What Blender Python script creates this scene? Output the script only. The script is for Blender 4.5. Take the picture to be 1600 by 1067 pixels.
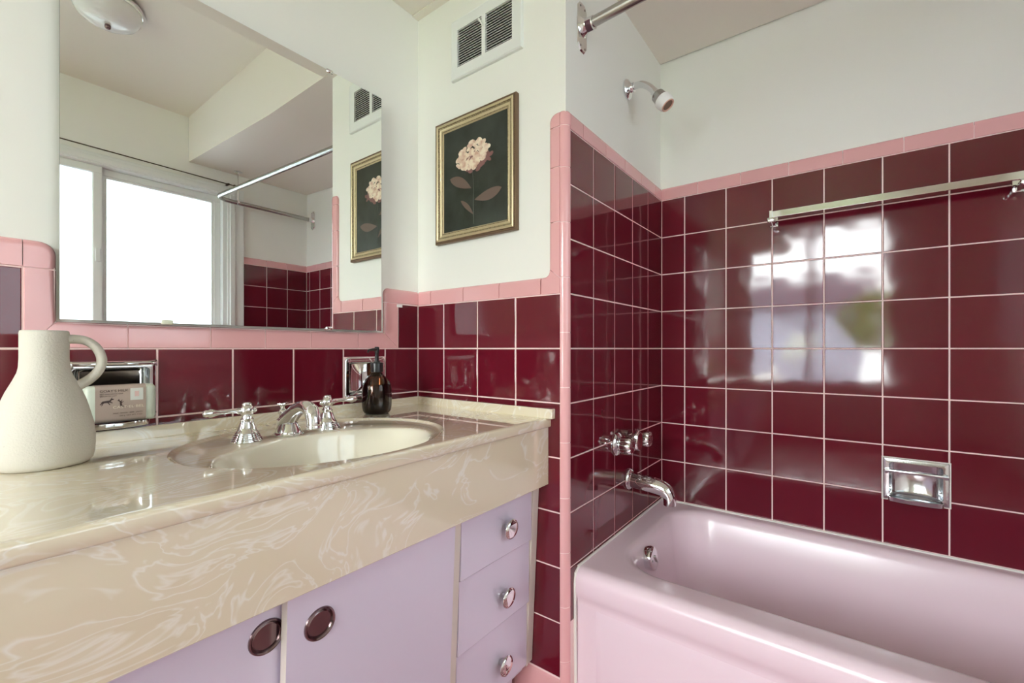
import bpy, bmesh, math, random
from mathutils import Vector, Matrix
random.seed(7)
sc = bpy.context.scene
for o in list(bpy.data.objects): bpy.data.objects.remove(o)
PI = math.pi

# ------------------------------------------------------------------ camera
T = .1535                       # tile pitch (6 inch tiles)
E = 6.6*T                       # eye height
CX = 8.047*T
YP = 6.949*T                    # picture wall
YB = 12.03*T                    # long tub wall
XF = 4.0*T                      # shower-head wall
XR = 2.288                      # window wall
YN = -2.7                       # wall behind the camera
ZC = 2.546                      # main ceiling
ZS = 2.2                        # soffits
cd = bpy.data.cameras.new('camera'); cam = bpy.data.objects.new('camera', cd)
sc.collection.objects.link(cam)
cam.location = (CX, 0, E); cam.rotation_euler = (PI/2, 0, .6497)
cd.sensor_width = 36; cd.lens = 693.27/1600*36; cd.shift_y = 11.07/1600
cd.clip_start = .01
sc.camera = cam
# ------------------------------------------------------------------ world
w = bpy.data.worlds.new('sky'); sc.world = w; w.use_nodes = True
nt = w.node_tree; nt.nodes.clear()
out = nt.nodes.new('ShaderNodeOutputWorld'); bg = nt.nodes.new('ShaderNodeBackground')
tc = nt.nodes.new('ShaderNodeTexCoord'); ns = nt.nodes.new('ShaderNodeTexNoise'); cr = nt.nodes.new('ShaderNodeValToRGB')
ns.inputs['Scale'].default_value = 2.2; ns.inputs['Detail'].default_value = 5
cr.color_ramp.elements[0].position = .38; cr.color_ramp.elements[0].color = (.88, .93, 1, 1)
cr.color_ramp.elements[1].position = .6; cr.color_ramp.elements[1].color = (1, .99, .97, 1)
nt.links.new(tc.outputs['Generated'], ns.inputs['Vector']); nt.links.new(ns.outputs['Fac'], cr.inputs['Fac'])
nt.links.new(cr.outputs['Color'], bg.inputs['Color']); nt.links.new(bg.outputs[0], out.inputs[0])
bg.inputs['Strength'].default_value = 12.0
# portals: guide the sky light through the two windows
def portal(loc, rot, sx, sy):
    l = bpy.data.lights.new('window_portal', 'AREA'); l.shape = 'RECTANGLE'; l.size = sx; l.size_y = sy
    l.cycles.is_portal = True
    o = bpy.data.objects.new('window_portal', l); sc.collection.objects.link(o)
    o.location = loc; o.rotation_euler = rot
WX0, WX1, WZ0, WZ1 = .20, 1.60, .60, 2.46      # window behind the camera
VY0, VY1, VZ0, VZ1 = .05, 1.275, 1.0, 2.11    # window on the right wall
QY0, QY1, QZ0, QZ1 = -1.95, -1.38, 1.05, 2.0  # small window further back on it
portal(((WX0+WX1)/2, YN-.14, (WZ0+WZ1)/2), (PI/2, 0, 0), WX1-WX0, WZ1-WZ0)
portal((XR+.14, (VY0+VY1)/2, (VZ0+VZ1)/2), (PI/2, 0, PI/2), VY1-VY0, VZ1-VZ0)
portal((XR+.14, (QY0+QY1)/2, (QZ0+QZ1)/2), (PI/2, 0, PI/2), QY1-QY0, QZ1-QZ0)
vs = sc.view_settings; vs.view_transform = 'Standard'; vs.look = 'None'; vs.gamma = 1; vs.use_curve_mapping = False
vs.exposure = 1.15
sc.display_settings.display_device = 'sRGB'
sc.cycles.max_bounces = 12; sc.cycles.diffuse_bounces = 7; sc.cycles.glossy_bounces = 6
sc.cycles.transmission_bounces = 8; sc.cycles.transparent_max_bounces = 12
sc.cycles.caustics_reflective = False; sc.cycles.caustics_refractive = False
sc.cycles.sample_clamp_indirect = 6

# ------------------------------------------------------------------ materials
def mat(name, col, rough=.5, metal=0, **k):
    m = bpy.data.materials.new(name); m.use_nodes = True
    b = m.node_tree.nodes['Principled BSDF']
    b.inputs['Base Color'].default_value = (*col, 1); b.inputs['Roughness'].default_value = rough
    b.inputs['Metallic'].default_value = metal
    for kk, v in k.items(): b.inputs[kk.replace('_', ' ')].default_value = v
    return m
def nd(m, t, **k):
    n = m.node_tree.nodes.new(t)
    for a, v in k.items():
        if hasattr(n, a): setattr(n, a, v)
        else: n.inputs[a.replace('_', ' ')].default_value = v
    return n
def bsdf(m): return m.node_tree.nodes['Principled BSDF']
def lk(m, a, b): m.node_tree.links.new(a, b)
def add_bump(m, scale, strength, dist=.001, detail=2, coord='Object', stretch=None):
    t = nd(m, 'ShaderNodeTexCoord'); n = nd(m, 'ShaderNodeTexNoise', Scale=scale, Detail=detail)
    if stretch:
        mp = nd(m, 'ShaderNodeMapping'); mp.inputs['Scale'].default_value = stretch
        lk(m, t.outputs[coord], mp.inputs[0]); lk(m, mp.outputs[0], n.inputs['Vector'])
    else: lk(m, t.outputs[coord], n.inputs['Vector'])
    b = nd(m, 'ShaderNodeBump', Strength=strength, Distance=dist)
    lk(m, n.outputs['Fac'], b.inputs['Height']); lk(m, b.outputs[0], bsdf(m).inputs['Normal'])
    return n
def vary(m, col, amt):                      # per-object tone variation and faint clouding
    oi = nd(m, 'ShaderNodeObjectInfo'); hs = nd(m, 'ShaderNodeHueSaturation'); hs.inputs['Color'].default_value = (*col, 1)
    mr = nd(m, 'ShaderNodeMapRange'); mr.inputs[3].default_value = 1-amt; mr.inputs[4].default_value = 1+amt
    lk(m, oi.outputs['Random'], mr.inputs[0]); lk(m, mr.outputs[0], hs.inputs['Value']); lk(m, hs.outputs[0], bsdf(m).inputs['Base Color'])
M = {}
M['burgundy'] = mat('burgundy_glaze', (.13, .007, .018), .07, IOR=1.62)
vary(M['burgundy'], (.13, .007, .018), .10); add_bump(M['burgundy'], 9, .5, .0016, 1)
M['pink'] = mat('pink_glaze', (.79, .42, .43), .12, IOR=1.55)
vary(M['pink'], (.79, .42, .43), .03); add_bump(M['pink'], 9, .35, .0012, 1)
M['grout'] = mat('pale_pink_grout', (.92, .70, .69), .8); add_bump(M['grout'], 260, .4, .0004)
M['plaster'] = mat('cream_plaster', (.87, .87, .82), .55); add_bump(M['plaster'], 90, .06, .0008, 3)
M['ceiling'] = mat('white_ceiling', (.84, .79, .72), .6); add_bump(M['ceiling'], 90, .06, .0008, 3)
M['white'] = mat('white_paint', (.82, .84, .82), .35)
M['chrome'] = mat('chrome', (.80, .81, .82), .05, 1)
M['worn'] = mat('worn_chrome', (.74, .76, .78), .13, 1); add_bump(M['worn'], 120, .25, .0006, 4)
M['bronze'] = mat('aged_bronze', (.25, .18, .19), .2, 1)
M['steel'] = mat('dull_steel', (.45, .44, .42), .25, 1)
M['lav'] = mat('lavender_lacquer', (.73, .67, .82), .22); add_bump(M['lav'], 40, .05, .0008)
M['cream'] = mat('cream_paint', (.78, .72, .66), .4)
M['tub'] = mat('pink_enamel', (.85, .68, .76), .26, Coat_Weight=.3, Coat_Roughness=.14); add_bump(M['tub'], 5, .08, .002, 1)
M['caulk'] = mat('white_caulk', (.80, .78, .74), .5)
M['black'] = mat('black_plastic', (.008, .008, .009), .28)
M['dark'] = mat('dark_void', (.006, .006, .006), .9)
M['amber'] = mat('amber_glass', (.30, .10, .035), .02, Transmission_Weight=1.0, IOR=1.45)
M['mirror'] = mat('silvered_glass', (.93, .965, .945), .0, 1)
M['edge'] = mat('mirror_edge', (.05, .07, .06), .3)
M['plastic'] = mat('white_plastic', (.86, .86, .86), .3)
M['peach'] = mat('peach_rubber', (.72, .46, .36), .5)
M['clip'] = mat('pale_clip', (.66, .68, .55), .3)
M['soap'] = mat('pale_green_soap', (.62, .68, .58), .45)
M['kraft'] = mat('kraft_band', (.43, .34, .29), .7); add_bump(M['kraft'], 300, .2, .0003)
M['ink'] = mat('brown_ink', (.07, .045, .04), .7)
M['goldink'] = mat('pale_ink', (.72, .66, .52), .5)
M['stamp'] = mat('pale_stamp', (.66, .68, .64), .6)
M['stamppink'] = mat('pink_print', (.68, .48, .46), .6)
M['blind'] = mat('dark_brass', (.10, .075, .05), .35, .8)
M['lampglass'] = mat('opal_glass', (.86, .87, .88), .15)
# counter: cultured marble, swirls come from a domain-warped wave
def marble():
    m = mat('cultured_marble', (.7, .63, .48), .10, IOR=1.5, Coat_Weight=1.0, Coat_Roughness=.015)
    t = nd(m, 'ShaderNodeTexCoord'); mp = nd(m, 'ShaderNodeMapping'); mp.inputs['Scale'].default_value = (1, .55, 1)
    n1 = nd(m, 'ShaderNodeTexNoise', Scale=3.6, Detail=2, Roughness=.5)
    lk(m, t.outputs['Object'], mp.inputs[0]); lk(m, mp.outputs[0], n1.inputs['Vector'])
    vm = nd(m, 'ShaderNodeVectorMath', operation='MULTIPLY_ADD'); vm.inputs[1].default_value = (.55, .55, .55)
    lk(m, n1.outputs['Color'], vm.inputs[0]); lk(m, mp.outputs[0], vm.inputs[2])
    n2 = nd(m, 'ShaderNodeTexNoise', Scale=7.0, Detail=3.5, Roughness=.6, Distortion=1.1); lk(m, vm.outputs[0], n2.inputs['Vector'])
    r = nd(m, 'ShaderNodeValToRGB'); e = r.color_ramp.elements
    e[0].position = .30; e[0].color = (.78, .70, .53, 1); e[1].position = .80; e[1].color = (.79, .71, .55, 1)
    for p, c in ((.455, (.78, .70, .54, 1)), (.475, (.88, .845, .76, 1)), (.492, (.79, .71, .56, 1)), (.55, (.78, .70, .54, 1)), (.573, (.87, .825, .73, 1)), (.60, (.765, .68, .515, 1))):
        x = e.new(p); x.color = c
    lk(m, n2.outputs['Fac'], r.inputs[0]); lk(m, r.outputs[0], bsdf(m).inputs['Base Color'])
    return m
M['marble'] = marble()
M['basin'] = mat('cream_basin', (.80, .755, .63), .08, Coat_Weight=.8, Coat_Roughness=.03)
def stone():
    m = mat('speckled_stoneware', (.66, .62, .53), .75)
    t = nd(m, 'ShaderNodeTexCoord'); n = nd(m, 'ShaderNodeTexNoise', Scale=75, Detail=4); lk(m, t.outputs['Object'], n.inputs['Vector'])
    r = nd(m, 'ShaderNodeValToRGB'); e = r.color_ramp.elements
    e[0].position = .215; e[0].color = (.16, .13, .12, 1); e[1].position = .26; e[1].color = (.60, .575, .51, 1)
    lk(m, n.outputs['Fac'], r.inputs[0]); lk(m, r.outputs[0], bsdf(m).inputs['Base Color'])
    n2 = nd(m, 'ShaderNodeTexNoise', Scale=330, Detail=3); lk(m, t.outputs['Object'], n2.inputs['Vector'])
    b = nd(m, 'ShaderNodeBump', Strength=.55, Distance=.0012); lk(m, n2.outputs['Fac'], b.inputs['Height']); lk(m, b.outputs[0], bsdf(m).inputs['Normal'])
    return m
M['stone'] = stone()
def gold():
    m = mat('worn_gold_leaf', (.42, .31, .14), .42, .6)
    t = nd(m, 'ShaderNodeTexCoord'); n = nd(m, 'ShaderNodeTexNoise', Scale=260, Detail=5); lk(m, t.outputs['Object'], n.inputs['Vector'])
    r = nd(m, 'ShaderNodeValToRGB'); e = r.color_ramp.elements
    e[0].position = .36; e[0].color = (.15, .11, .065, 1); e[1].position = .66; e[1].color = (.42, .34, .19, 1)
    lk(m, n.outputs['Fac'], r.inputs[0]); lk(m, r.outputs[0], bsdf(m).inputs['Base Color'])
    return m
M['gold'] = gold(); M['bead'] = mat('dark_gilt_bead', (.20, .13, .08), .4, .7)
def canvas():
    m = mat('dark_oil_ground', (.02, .025, .018), .28)
    t = nd(m, 'ShaderNodeTexCoord'); n = nd(m, 'ShaderNodeTexNoise', Scale=14, Detail=5); lk(m, t.outputs['Object'], n.inputs['Vector'])
    r = nd(m, 'ShaderNodeValToRGB'); e = r.color_ramp.elements
    e[0].position = .35; e[0].color = (.010, .013, .007, 1); e[1].position = .75; e[1].color = (.035, .045, .035, 1)
    lk(m, n.outputs['Fac'], r.inputs[0]); lk(m, r.outputs[0], bsdf(m).inputs['Base Color'])
    n2 = nd(m, 'ShaderNodeTexNoise', Scale=420, Detail=2); lk(m, t.outputs['Object'], n2.inputs['Vector'])
    b = nd(m, 'ShaderNodeBump', Strength=.5, Distance=.0006); lk(m, n2.outputs['Fac'], b.inputs['Height']); lk(m, b.outputs[0], bsdf(m).inputs['Normal'])
    return m
M['canvas'] = canvas()
def petalmat():
    m = mat('cream_petal_paint', (.8, .66, .5), .5)
    t = nd(m, 'ShaderNodeTexCoord'); n = nd(m, 'ShaderNodeTexNoise', Scale=60, Detail=3); lk(m, t.outputs['Object'], n.inputs['Vector'])
    r = nd(m, 'ShaderNodeValToRGB'); e = r.color_ramp.elements
    e[0].position = .35; e[0].color = (.62, .38, .28, 1); e[1].position = .6; e[1].color = (.86, .74, .58, 1)
    lk(m, n.outputs['Fac'], r.inputs[0]); lk(m, r.outputs[0], bsdf(m).inputs['Base Color'])
    return m
M['petal'] = petalmat(); M['petal_shade'] = mat('dusky_petal_paint', (.22, .10, .09), .5)
M['leafpaint'] = mat('muted_leaf_paint', (.13, .085, .065), .45); add_bump(M['leafpaint'], 120, .4, .0005)
M['stempaint'] = mat('grey_stem_paint', (.07, .085, .065), .45)
def pane(name, tr, tcol, clear):
    m = bpy.data.materials.new(name); m.use_nodes = True; t = m.node_tree; t.nodes.clear()
    o = t.nodes.new('ShaderNodeOutputMaterial'); tp = t.nodes.new('ShaderNodeBsdfTransparent'); tp.inputs[0].default_value = (*tcol, 1)
    g = t.nodes.new('ShaderNodeBsdfGlossy'); g.inputs['Roughness'].default_value = .03 if clear else .25
    fr = t.nodes.new('ShaderNodeFresnel'); fr.inputs[0].default_value = 1.45
    mx = t.nodes.new('ShaderNodeMixShader'); t.links.new(fr.outputs[0], mx.inputs[0])
    if clear: t.links.new(tp.outputs[0], mx.inputs[1])
    else:
        tl = t.nodes.new('ShaderNodeBsdfTranslucent'); tl.inputs[0].default_value = (.42, .45, .46, 1)
        m2 = t.nodes.new('ShaderNodeMixShader'); m2.inputs[0].default_value = tr
        t.links.new(tp.outputs[0], m2.inputs[1]); t.links.new(tl.outputs[0], m2.inputs[2]); t.links.new(m2.outputs[0], mx.inputs[1])
    t.links.new(g.outputs[0], mx.inputs[2]); t.links.new(mx.outputs[0], o.inputs[0])
    return m
M['frost'] = pane('frosted_pane', .55, (.42, .45, .46), False)
M['clear'] = pane('clear_pane', 0, (.97, .99, .98), True)
def mosaic():
    m = mat('floor_mosaic', (.3, .1, .1), .3)
    t = nd(m, 'ShaderNodeTexCoord'); v = nd(m, 'ShaderNodeTexVoronoi', Scale=38, feature='F1'); v.inputs['Randomness'].default_value = .15
    lk(m, t.outputs['Object'], v.inputs['Vector'])
    r = nd(m, 'ShaderNodeValToRGB'); e = r.color_ramp.elements; r.color_ramp.interpolation = 'CONSTANT'
    e[0].position = 0; e[0].color = (.16, .01, .02, 1); e[1].position = .45; e[1].color = (.62, .3, .32, 1)
    x = e.new(.75); x.color = (.7, .62, .58, 1)
    lk(m, v.outputs['Color'], r.inputs[0]); lk(m, r.outputs[0], bsdf(m).inputs['Base Color'])
    return m
M['mosaic'] = mosaic()

# ------------------------------------------------------------------ helpers
def link(name, me, m, parent=None, smooth=False):
    o = bpy.data.objects.new(name, me); sc.collection.objects.link(o)
    if m is not None and not me.materials:
        for mm in (m if isinstance(m, (list, tuple)) else [m]): me.materials.append(M[mm] if isinstance(mm, str) else mm)
    if parent is not None: o.parent = parent
    return o
def obj(name, bm, m, parent=None, smooth=None):
    me = bpy.data.meshes.new(name); bmesh.ops.recalc_face_normals(bm, faces=bm.faces)
    bm.to_mesh(me); bm.free()
    if smooth is not None:
        me.shade_smooth()
        if smooth < 180:
            ma = math.radians(smooth)
            b2 = bmesh.new(); b2.from_mesh(me)
            for e in b2.edges:
                if len(e.link_faces) == 2 and e.calc_face_angle(0) > ma: e.smooth = False
            b2.to_mesh(me); b2.free()
    return link(name, me, m, parent)
def thing(name, label, cat, loc=(0, 0, 0), group=None, rot=(0, 0, 0)):
    o = bpy.data.objects.new(name, None); sc.collection.objects.link(o); o.empty_display_size = .05
    o.location = loc; o.rotation_euler = rot; o['label'] = label; o['category'] = cat
    if group: o['group'] = group
    return o
def tag(o, label, cat, group=None):
    o['label'] = label; o['category'] = cat
    if group: o['group'] = group
    return o
def struct(o, label, cat):
    o['kind'] = 'structure'; o['label'] = label; o['category'] = cat; return o
def box(bm, a, b, bev=0, seg=2):
    x0, y0, z0 = a; x1, y1, z1 = b
    r = bmesh.ops.create_cube(bm, size=1); vs_ = r['verts']
    for v in vs_:
        v.co = Vector(((x0+x1)/2+v.co.x*(x1-x0), (y0+y1)/2+v.co.y*(y1-y0), (z0+z1)/2+v.co.z*(z1-z0)))
    if bev:
        es = list({e for v in vs_ for e in v.link_edges})
        bmesh.ops.bevel(bm, geom=es, offset=bev, segments=seg, affect='EDGES', profile=.5)
    return bm
def bx(a, b, bev=0, seg=2): return box(bmesh.new(), a, b, bev, seg)
def lathe(bm, prof, seg=40, mtx=None, flute=None, close=True):
    rings = []
    for r, z in prof:
        ring = []
        for k in range(seg):
            a = 2*PI*k/seg
            rr = r*(1+flute(a, r, z)) if flute else r
            ring.append(bm.verts.new((rr*math.cos(a), rr*math.sin(a), z)))
        rings.append(ring)
    for i in range(len(rings)-1):
        for k in range(seg):
            bm.faces.new((rings[i][k], rings[i][(k+1) % seg], rings[i+1][(k+1) % seg], rings[i+1][k]))
    if close:
        for ring in (rings[0], rings[-1]):
            try: bm.faces.new(ring)
            except Exception: pass
    if mtx is not None: bmesh.ops.transform(bm, matrix=mtx, verts=[v for r in rings for v in r])
    return bm
def lat(prof, seg=40, mtx=None, flute=None, close=True): return lathe(bmesh.new(), prof, seg, mtx, flute, close)
def frame_mtx(origin, axis):              # local +z mapped on axis
    q = Vector(axis).normalized().to_track_quat('Z', 'Y'); return Matrix.Translation(origin) @ q.to_matrix().to_4x4()
def smoothpath(pts, n=6):
    P = [Vector(p) for p in pts]; R = []
    for i in range(len(P)-1):
        a = P[max(i-1, 0)]; b = P[i]; c = P[i+1]; d = P[min(i+2, len(P)-1)]
        for k in range(n):
            t = k/n
            R.append(.5*((2*b)+(c-a)*t+(2*a-5*b+4*c-d)*t*t+(3*b-a-3*c+d)*t**3))
    R.append(P[-1]); return R
def tube(bm, pts, rad, seg=14, squash=1.0, cap=True):
    P = [Vector(p) for p in pts]; n = len(P)
    rs = rad if isinstance(rad, (list, tuple)) else [rad]*n
    if len(rs) != n:
        rr = [];
        for i in range(n):
            t = i/(n-1)*(len(rs)-1); k = min(int(t), len(rs)-2); rr.append(rs[k]+(rs[k+1]-rs[k])*(t-k))
        rs = rr
    up = None; rings = []
    for i in range(n):
        t = (P[min(i+1, n-1)]-P[max(i-1, 0)]).normalized()
        if up is None:
            up = Vector((0, 0, 1)) if abs(t.z) < .9 else Vector((1, 0, 0))
        s = t.cross(up).normalized(); up = s.cross(t).normalized()
        rings.append([bm.verts.new(P[i]+s*math.cos(2*PI*k/seg)*rs[i]*squash+up*math.sin(2*PI*k/seg)*rs[i]) for k in range(seg)])
    for i in range(n-1):
        for k in range(seg): bm.faces.new((rings[i][k], rings[i][(k+1) % seg], rings[i+1][(k+1) % seg], rings[i+1][k]))
    if cap:
        bm.faces.new(rings[0]); bm.faces.new(rings[-1])
    return bm
def tb(pts, rad, seg=14, squash=1.0): return tube(bmesh.new(), pts, rad, seg, squash)

class Wall:                                 # a wall plane: O + u*U + v*Z + n*N
    def __init__(s, O, U, N):
        s.O, s.U, s.N = Vector(O), Vector(U), Vector(N)
        Z = Vector((0, 0, 1))
        s.R = Matrix((s.U, Z, s.N)).transposed().to_4x4()
    def p(s, u, v, n=0): return s.O+s.U*u+Vector((0, 0, v))+s.N*n
    def mtx(s, u, v, n=0): return Matrix.Translation(s.p(u, v, n)) @ s.R
WV = Wall((0, 0, 0), (0, 1, 0), (1, 0, 0))            # mirror wall   u = y
WPp = Wall((0, YP, 0), (1, 0, 0), (0, -1, 0))         # picture wall  u = x
WF = Wall((XF, 0, 0), (0, 1, 0), (1, 0, 0))           # shower wall   u = y
WB = Wall((0, YB, 0), (1, 0, 0), (0, -1, 0))          # long tub wall u = x
WR = Wall((XR, YB, 0), (0, -1, 0), (-1, 0, 0))        # window wall   u = YB - y
WN = Wall((0, YN, 0), (-1, 0, 0), (0, 1, 0))          # wall behind   u = -x

def slab(name, W, u0, u1, v0, v1, n0, n1, m, parent=None, holes=()):
    bm = bmesh.new()
    us = sorted({u0, u1, *[c for h in holes for c in h[:2] if u0 < c < u1]}); vs_ = sorted({v0, v1, *[c for h in holes for c in h[2:] if v0 < c < v1]})
    for a, b in zip(us, us[1:]):
        for c, d in zip(vs_, vs_[1:]):
            cu, cv = (a+b)/2, (c+d)/2
            if any(h[0] < cu < h[1] and h[2] < cv < h[3] for h in holes): continue
            A, B = W.p(a, c, n0), W.p(b, d, n1)
            box(bm, [min(A[i], B[i]) for i in range(3)], [max(A[i], B[i]) for i in range(3)])
    return obj(name, bm, m, parent)
GAP = .0038
_tile = {}
def tile_mesh(wd, ht, m='burgundy', th=.0065):
    key = (round(wd, 4), round(ht, 4), m)
    if key in _tile: return _tile[key]
    bm = bmesh.new(); c = .0014
    def ring(dx, n): return [bm.verts.new((sx*(wd/2-dx), sy*(ht/2-dx), n)) for sx, sy in ((-1, -1), (1, -1), (1, 1), (-1, 1))]
    R = [ring(0, -th), ring(0, -c*.9), ring(c*.35, -c*.3), ring(c, 0)]
    for a, b in zip(R, R[1:]):
        for k in range(4): bm.faces.new((a[k], a[(k+1) % 4], b[(k+1) % 4], b[k]))
    bm.faces.new(R[-1]); bm.faces.new(R[0][::-1])
    me = bpy.data.meshes.new('tile'); bm.to_mesh(me); bm.free(); me.materials.append(M[m]); _tile[key] = me
    return me
def subtract(r, h):
    a, b, c, d = r; e, f, g, i = h
    if e >= b-.003 or f <= a+.003 or g >= d-.003 or i <= c+.003: return [r]
    o = []
    if i < d: o.append((a, b, i, d))
    if g > c: o.append((a, b, c, g))
    lo, hi = max(c, g), min(d, i)
    if e > a: o.append((a, e, lo, hi))
    if f < b: o.append((f, b, lo, hi))
    return [x for x in o if x[1]-x[0] > .006 and x[3]-x[2] > .006]
def tiles(parent, W, us, vs_, holes=(), m='burgundy', keep=None):
    for a, b in zip(us, us[1:]):
        for c, d in zip(vs_, vs_[1:]):
            if keep and not keep((a+b)/2, (c+d)/2): continue
            rs = [(a, b, c, d)]
            for h in holes: rs = [x for r in rs for x in subtract(r, h)]
            for r in rs:
                me = tile_mesh(r[1]-r[0]-GAP, r[3]-r[2]-GAP, m)
                o = bpy.data.objects.new('tile', me); sc.collection.objects.link(o); o.parent = parent
                j = .0022
                o.matrix_local = W.mtx((r[0]+r[1])/2, (r[2]+r[3])/2, random.uniform(-.0002, .0002)) @ Matrix.Rotation(random.uniform(-j, j), 4, 'X') @ Matrix.Rotation(random.uniform(-j, j), 4, 'Y')
S_D = (0, .0008, .0022, .0045, .008, .013)
def strip(parent, W, st, R=.011, proud=.0012, m='pink', name='trim_tile'):
    """pink glazed trim: st = list of (inner, outer) points in the wall plane; rounded over at the outer side"""
    bm = bmesh.new(); rows = []
    cen = Vector((0, 0)); k = 0
    for a, b in st:
        a, b = Vector(a), Vector(b); L = (b-a).length; row = []
        ds = [d for d in S_D if d < L*.95]+[L*.985, L]
        for i in range(8):
            d = ds[i] if i < len(ds) else L
            row.append((a+(b-a)*(1-d/L), d, L))
        rows.append(row)
    vv = []
    for row in rows:
        v_ = []
        for p, d, L in row:
            dd = min(d, R); n = -(R-math.sqrt(max(R*R-(R-dd)**2, 0)))*.95+proud
            if d >= L*.999: n = proud-.0012
            v_.append(bm.verts.new(W.p(p.x, p.y, n)))
        vv.append(v_)
    for i in range(len(vv)-1):
        for j in range(7):
            f = [vv[i][j], vv[i+1][j], vv[i+1][j+1], vv[i][j+1]]
            try: bm.faces.new(f)
            except Exception: pass
    bmesh.ops.remove_doubles(bm, verts=bm.verts, dist=1e-5)
    be = [e for e in bm.edges if len(e.link_faces) == 1]
    r = bmesh.ops.extrude_edge_only(bm, edges=be)
    ev = [g for g in r['geom'] if isinstance(g, bmesh.types.BMVert)]
    for v in ev: # push back to the wall body
        q = (v.co-W.O).dot(W.N); v.co -= W.N*(q+.011)
    return obj(name, bm, m, parent, smooth=35)
G2 = GAP/2*.7
def hstrip(parent, W, u0, u1, v0, v1, joints):
    js = [u0]+[j for j in joints if u0+.01 < j < u1-.01]+[u1]
    for a, b in zip(js, js[1:]): strip(parent, W, [((a+G2, v0+G2), (a+G2, v1)), ((b-G2, v0+G2), (b-G2, v1))])
def arc(cx, cy, r, a0, a1, n=6): return [(cx+r*math.cos(math.radians(a0+(a1-a0)*i/n)), cy+r*math.sin(math.radians(a0+(a1-a0)*i/n))) for i in range(n+1)]
def frange(a, b, s=T):
    r = []; x = a
    while x < b-1e-6: r.append(x); x += s
    return r
ZR = [E+T*k for k in range(-6, 5)]            # horizontal tile courses: .092 ... 1.627
ZT, ZCAP, ZW = E+4*T, 1.677, 1.217

# ------------------------------------------------------------------ setting
o = struct(obj('floor', bx((-.12, YN-.12, -.05), (XR+.12, YB+.12, 0)), 'mosaic'), 'small dusky red and white mosaic floor', 'floor')
bm = bx((-.12, YN-.12, ZC), (XR+.12, YB+.12, ZC+.1)); o = struct(obj('ceiling', bm, 'ceiling'), 'plain white painted ceiling', 'ceiling')
struct(obj('trim_1', bx((-.006, YN-.006, ZS), (.64, YP-.021, ZC-.0005), .003), 'ceiling'), 'boxed white bulkhead over the vanity', 'bulkhead')
bm = bmesh.new()                              # bulkhead over the tub, its underside rising a little towards the window
y0 = 1.045
for (x0, x1, z0, z1) in ((-.006, 1.15, 2.197, 2.197), (1.15, XR, 2.197, 2.25)):
    c = [bm.verts.new(p) for p in ((x0, y0, z0), (x1, y0, z1), (x1, YB, z1), (x0, YB, z0), (x0, y0, ZC-.0005), (x1, y0, ZC-.0005), (x1, YB, ZC-.0005), (x0, YB, ZC-.0005))]
    for f in ((0, 3, 2, 1), (4, 5, 6, 7), (0, 1, 5, 4), (1, 2, 6, 5), (2, 3, 7, 6), (3, 0, 4, 7)): bm.faces.new([c[i] for i in f])
struct(obj('trim_2', bm, 'ceiling'), 'boxed white bulkhead over the bathtub', 'bulkhead')

SV1 = (.1605, .3095, .8555, .985)             # recess of the soap dish in the mirror wall
SV2 = (.7745, .9225, .8555, .985)             # recess of the tumbler holder
SB = (1.3215, 1.4745, .536, .668)             # recess of the soap dish over the tub
ins = lambda h, d: (h[0]+d, h[1]-d, h[2]+d, h[3]-d)
def wall(name, W, u0, u1, holes, label, v1=ZC):
    return struct(slab(name, W, u0, u1, 0, v1, -.12, -.0062, 'plaster', None, holes), label, 'wall')
wl = wall('wall_left', WV, YN-.12, YP+.10, [ins(SV1, .012), ins(SV2, .012)], 'mirror wall, cream plaster over burgundy and pink tile')
wp = wall('wall_far', WPp, -.1, XF-.0065, [], 'picture wall, cream plaster over burgundy tile')
wf = struct(slab('wall_shower', WF, YP+.0065, YB+.10, 0, ZC, -.05, -.0062, 'plaster'), 'short shower wall with burgundy tile and pink edging', 'wall')
wb = wall('wall_back', WB, XF-.05, XR+.1, [ins(SB, .010)], 'long wall over the tub in burgundy tile')
wr = wall('wall_right', WR, -.1, YB-YN+.1, [(YB-VY1, YB-VY0, VZ0, VZ1), (YB-QY1, YB-QY0, QZ0, QZ1)], 'window wall opposite the mirror')
wn = wall('wall_front', WN, -XR-.1, .1, [(-WX1, -WX0, WZ0, WZ1)], 'cream wall behind the camera')
# grout beds, a hair behind the tile faces
slab('grout', WV, YN, YP, .0, E+T+.004, -.0062, -.0012, 'grout', wl, [ins(SV1, .012), ins(SV2, .012), (.150, .922, 1.064, 2)])
slab('grout', WPp, 0, XF-.02, 0, E+T+.004, -.0062, -.0012, 'grout', wp)
slab('grout', WPp, .570, XF-.02, E+T+.004, ZCAP-.012, -.0062, -.0012, 'grout', wp)
slab('grout', WF, YP+.02, YB, 0, ZCAP-.012, -.0062, -.0012, 'grout', wf)
slab('grout', WB, XF, XR, 0, ZCAP-.012, -.0062, -.0012, 'grout', wb, [ins(SB, .010)])
slab('grout', WR, 0, .469, 0, ZCAP-.012, -.0062, -.0012, 'grout', wr)
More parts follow.
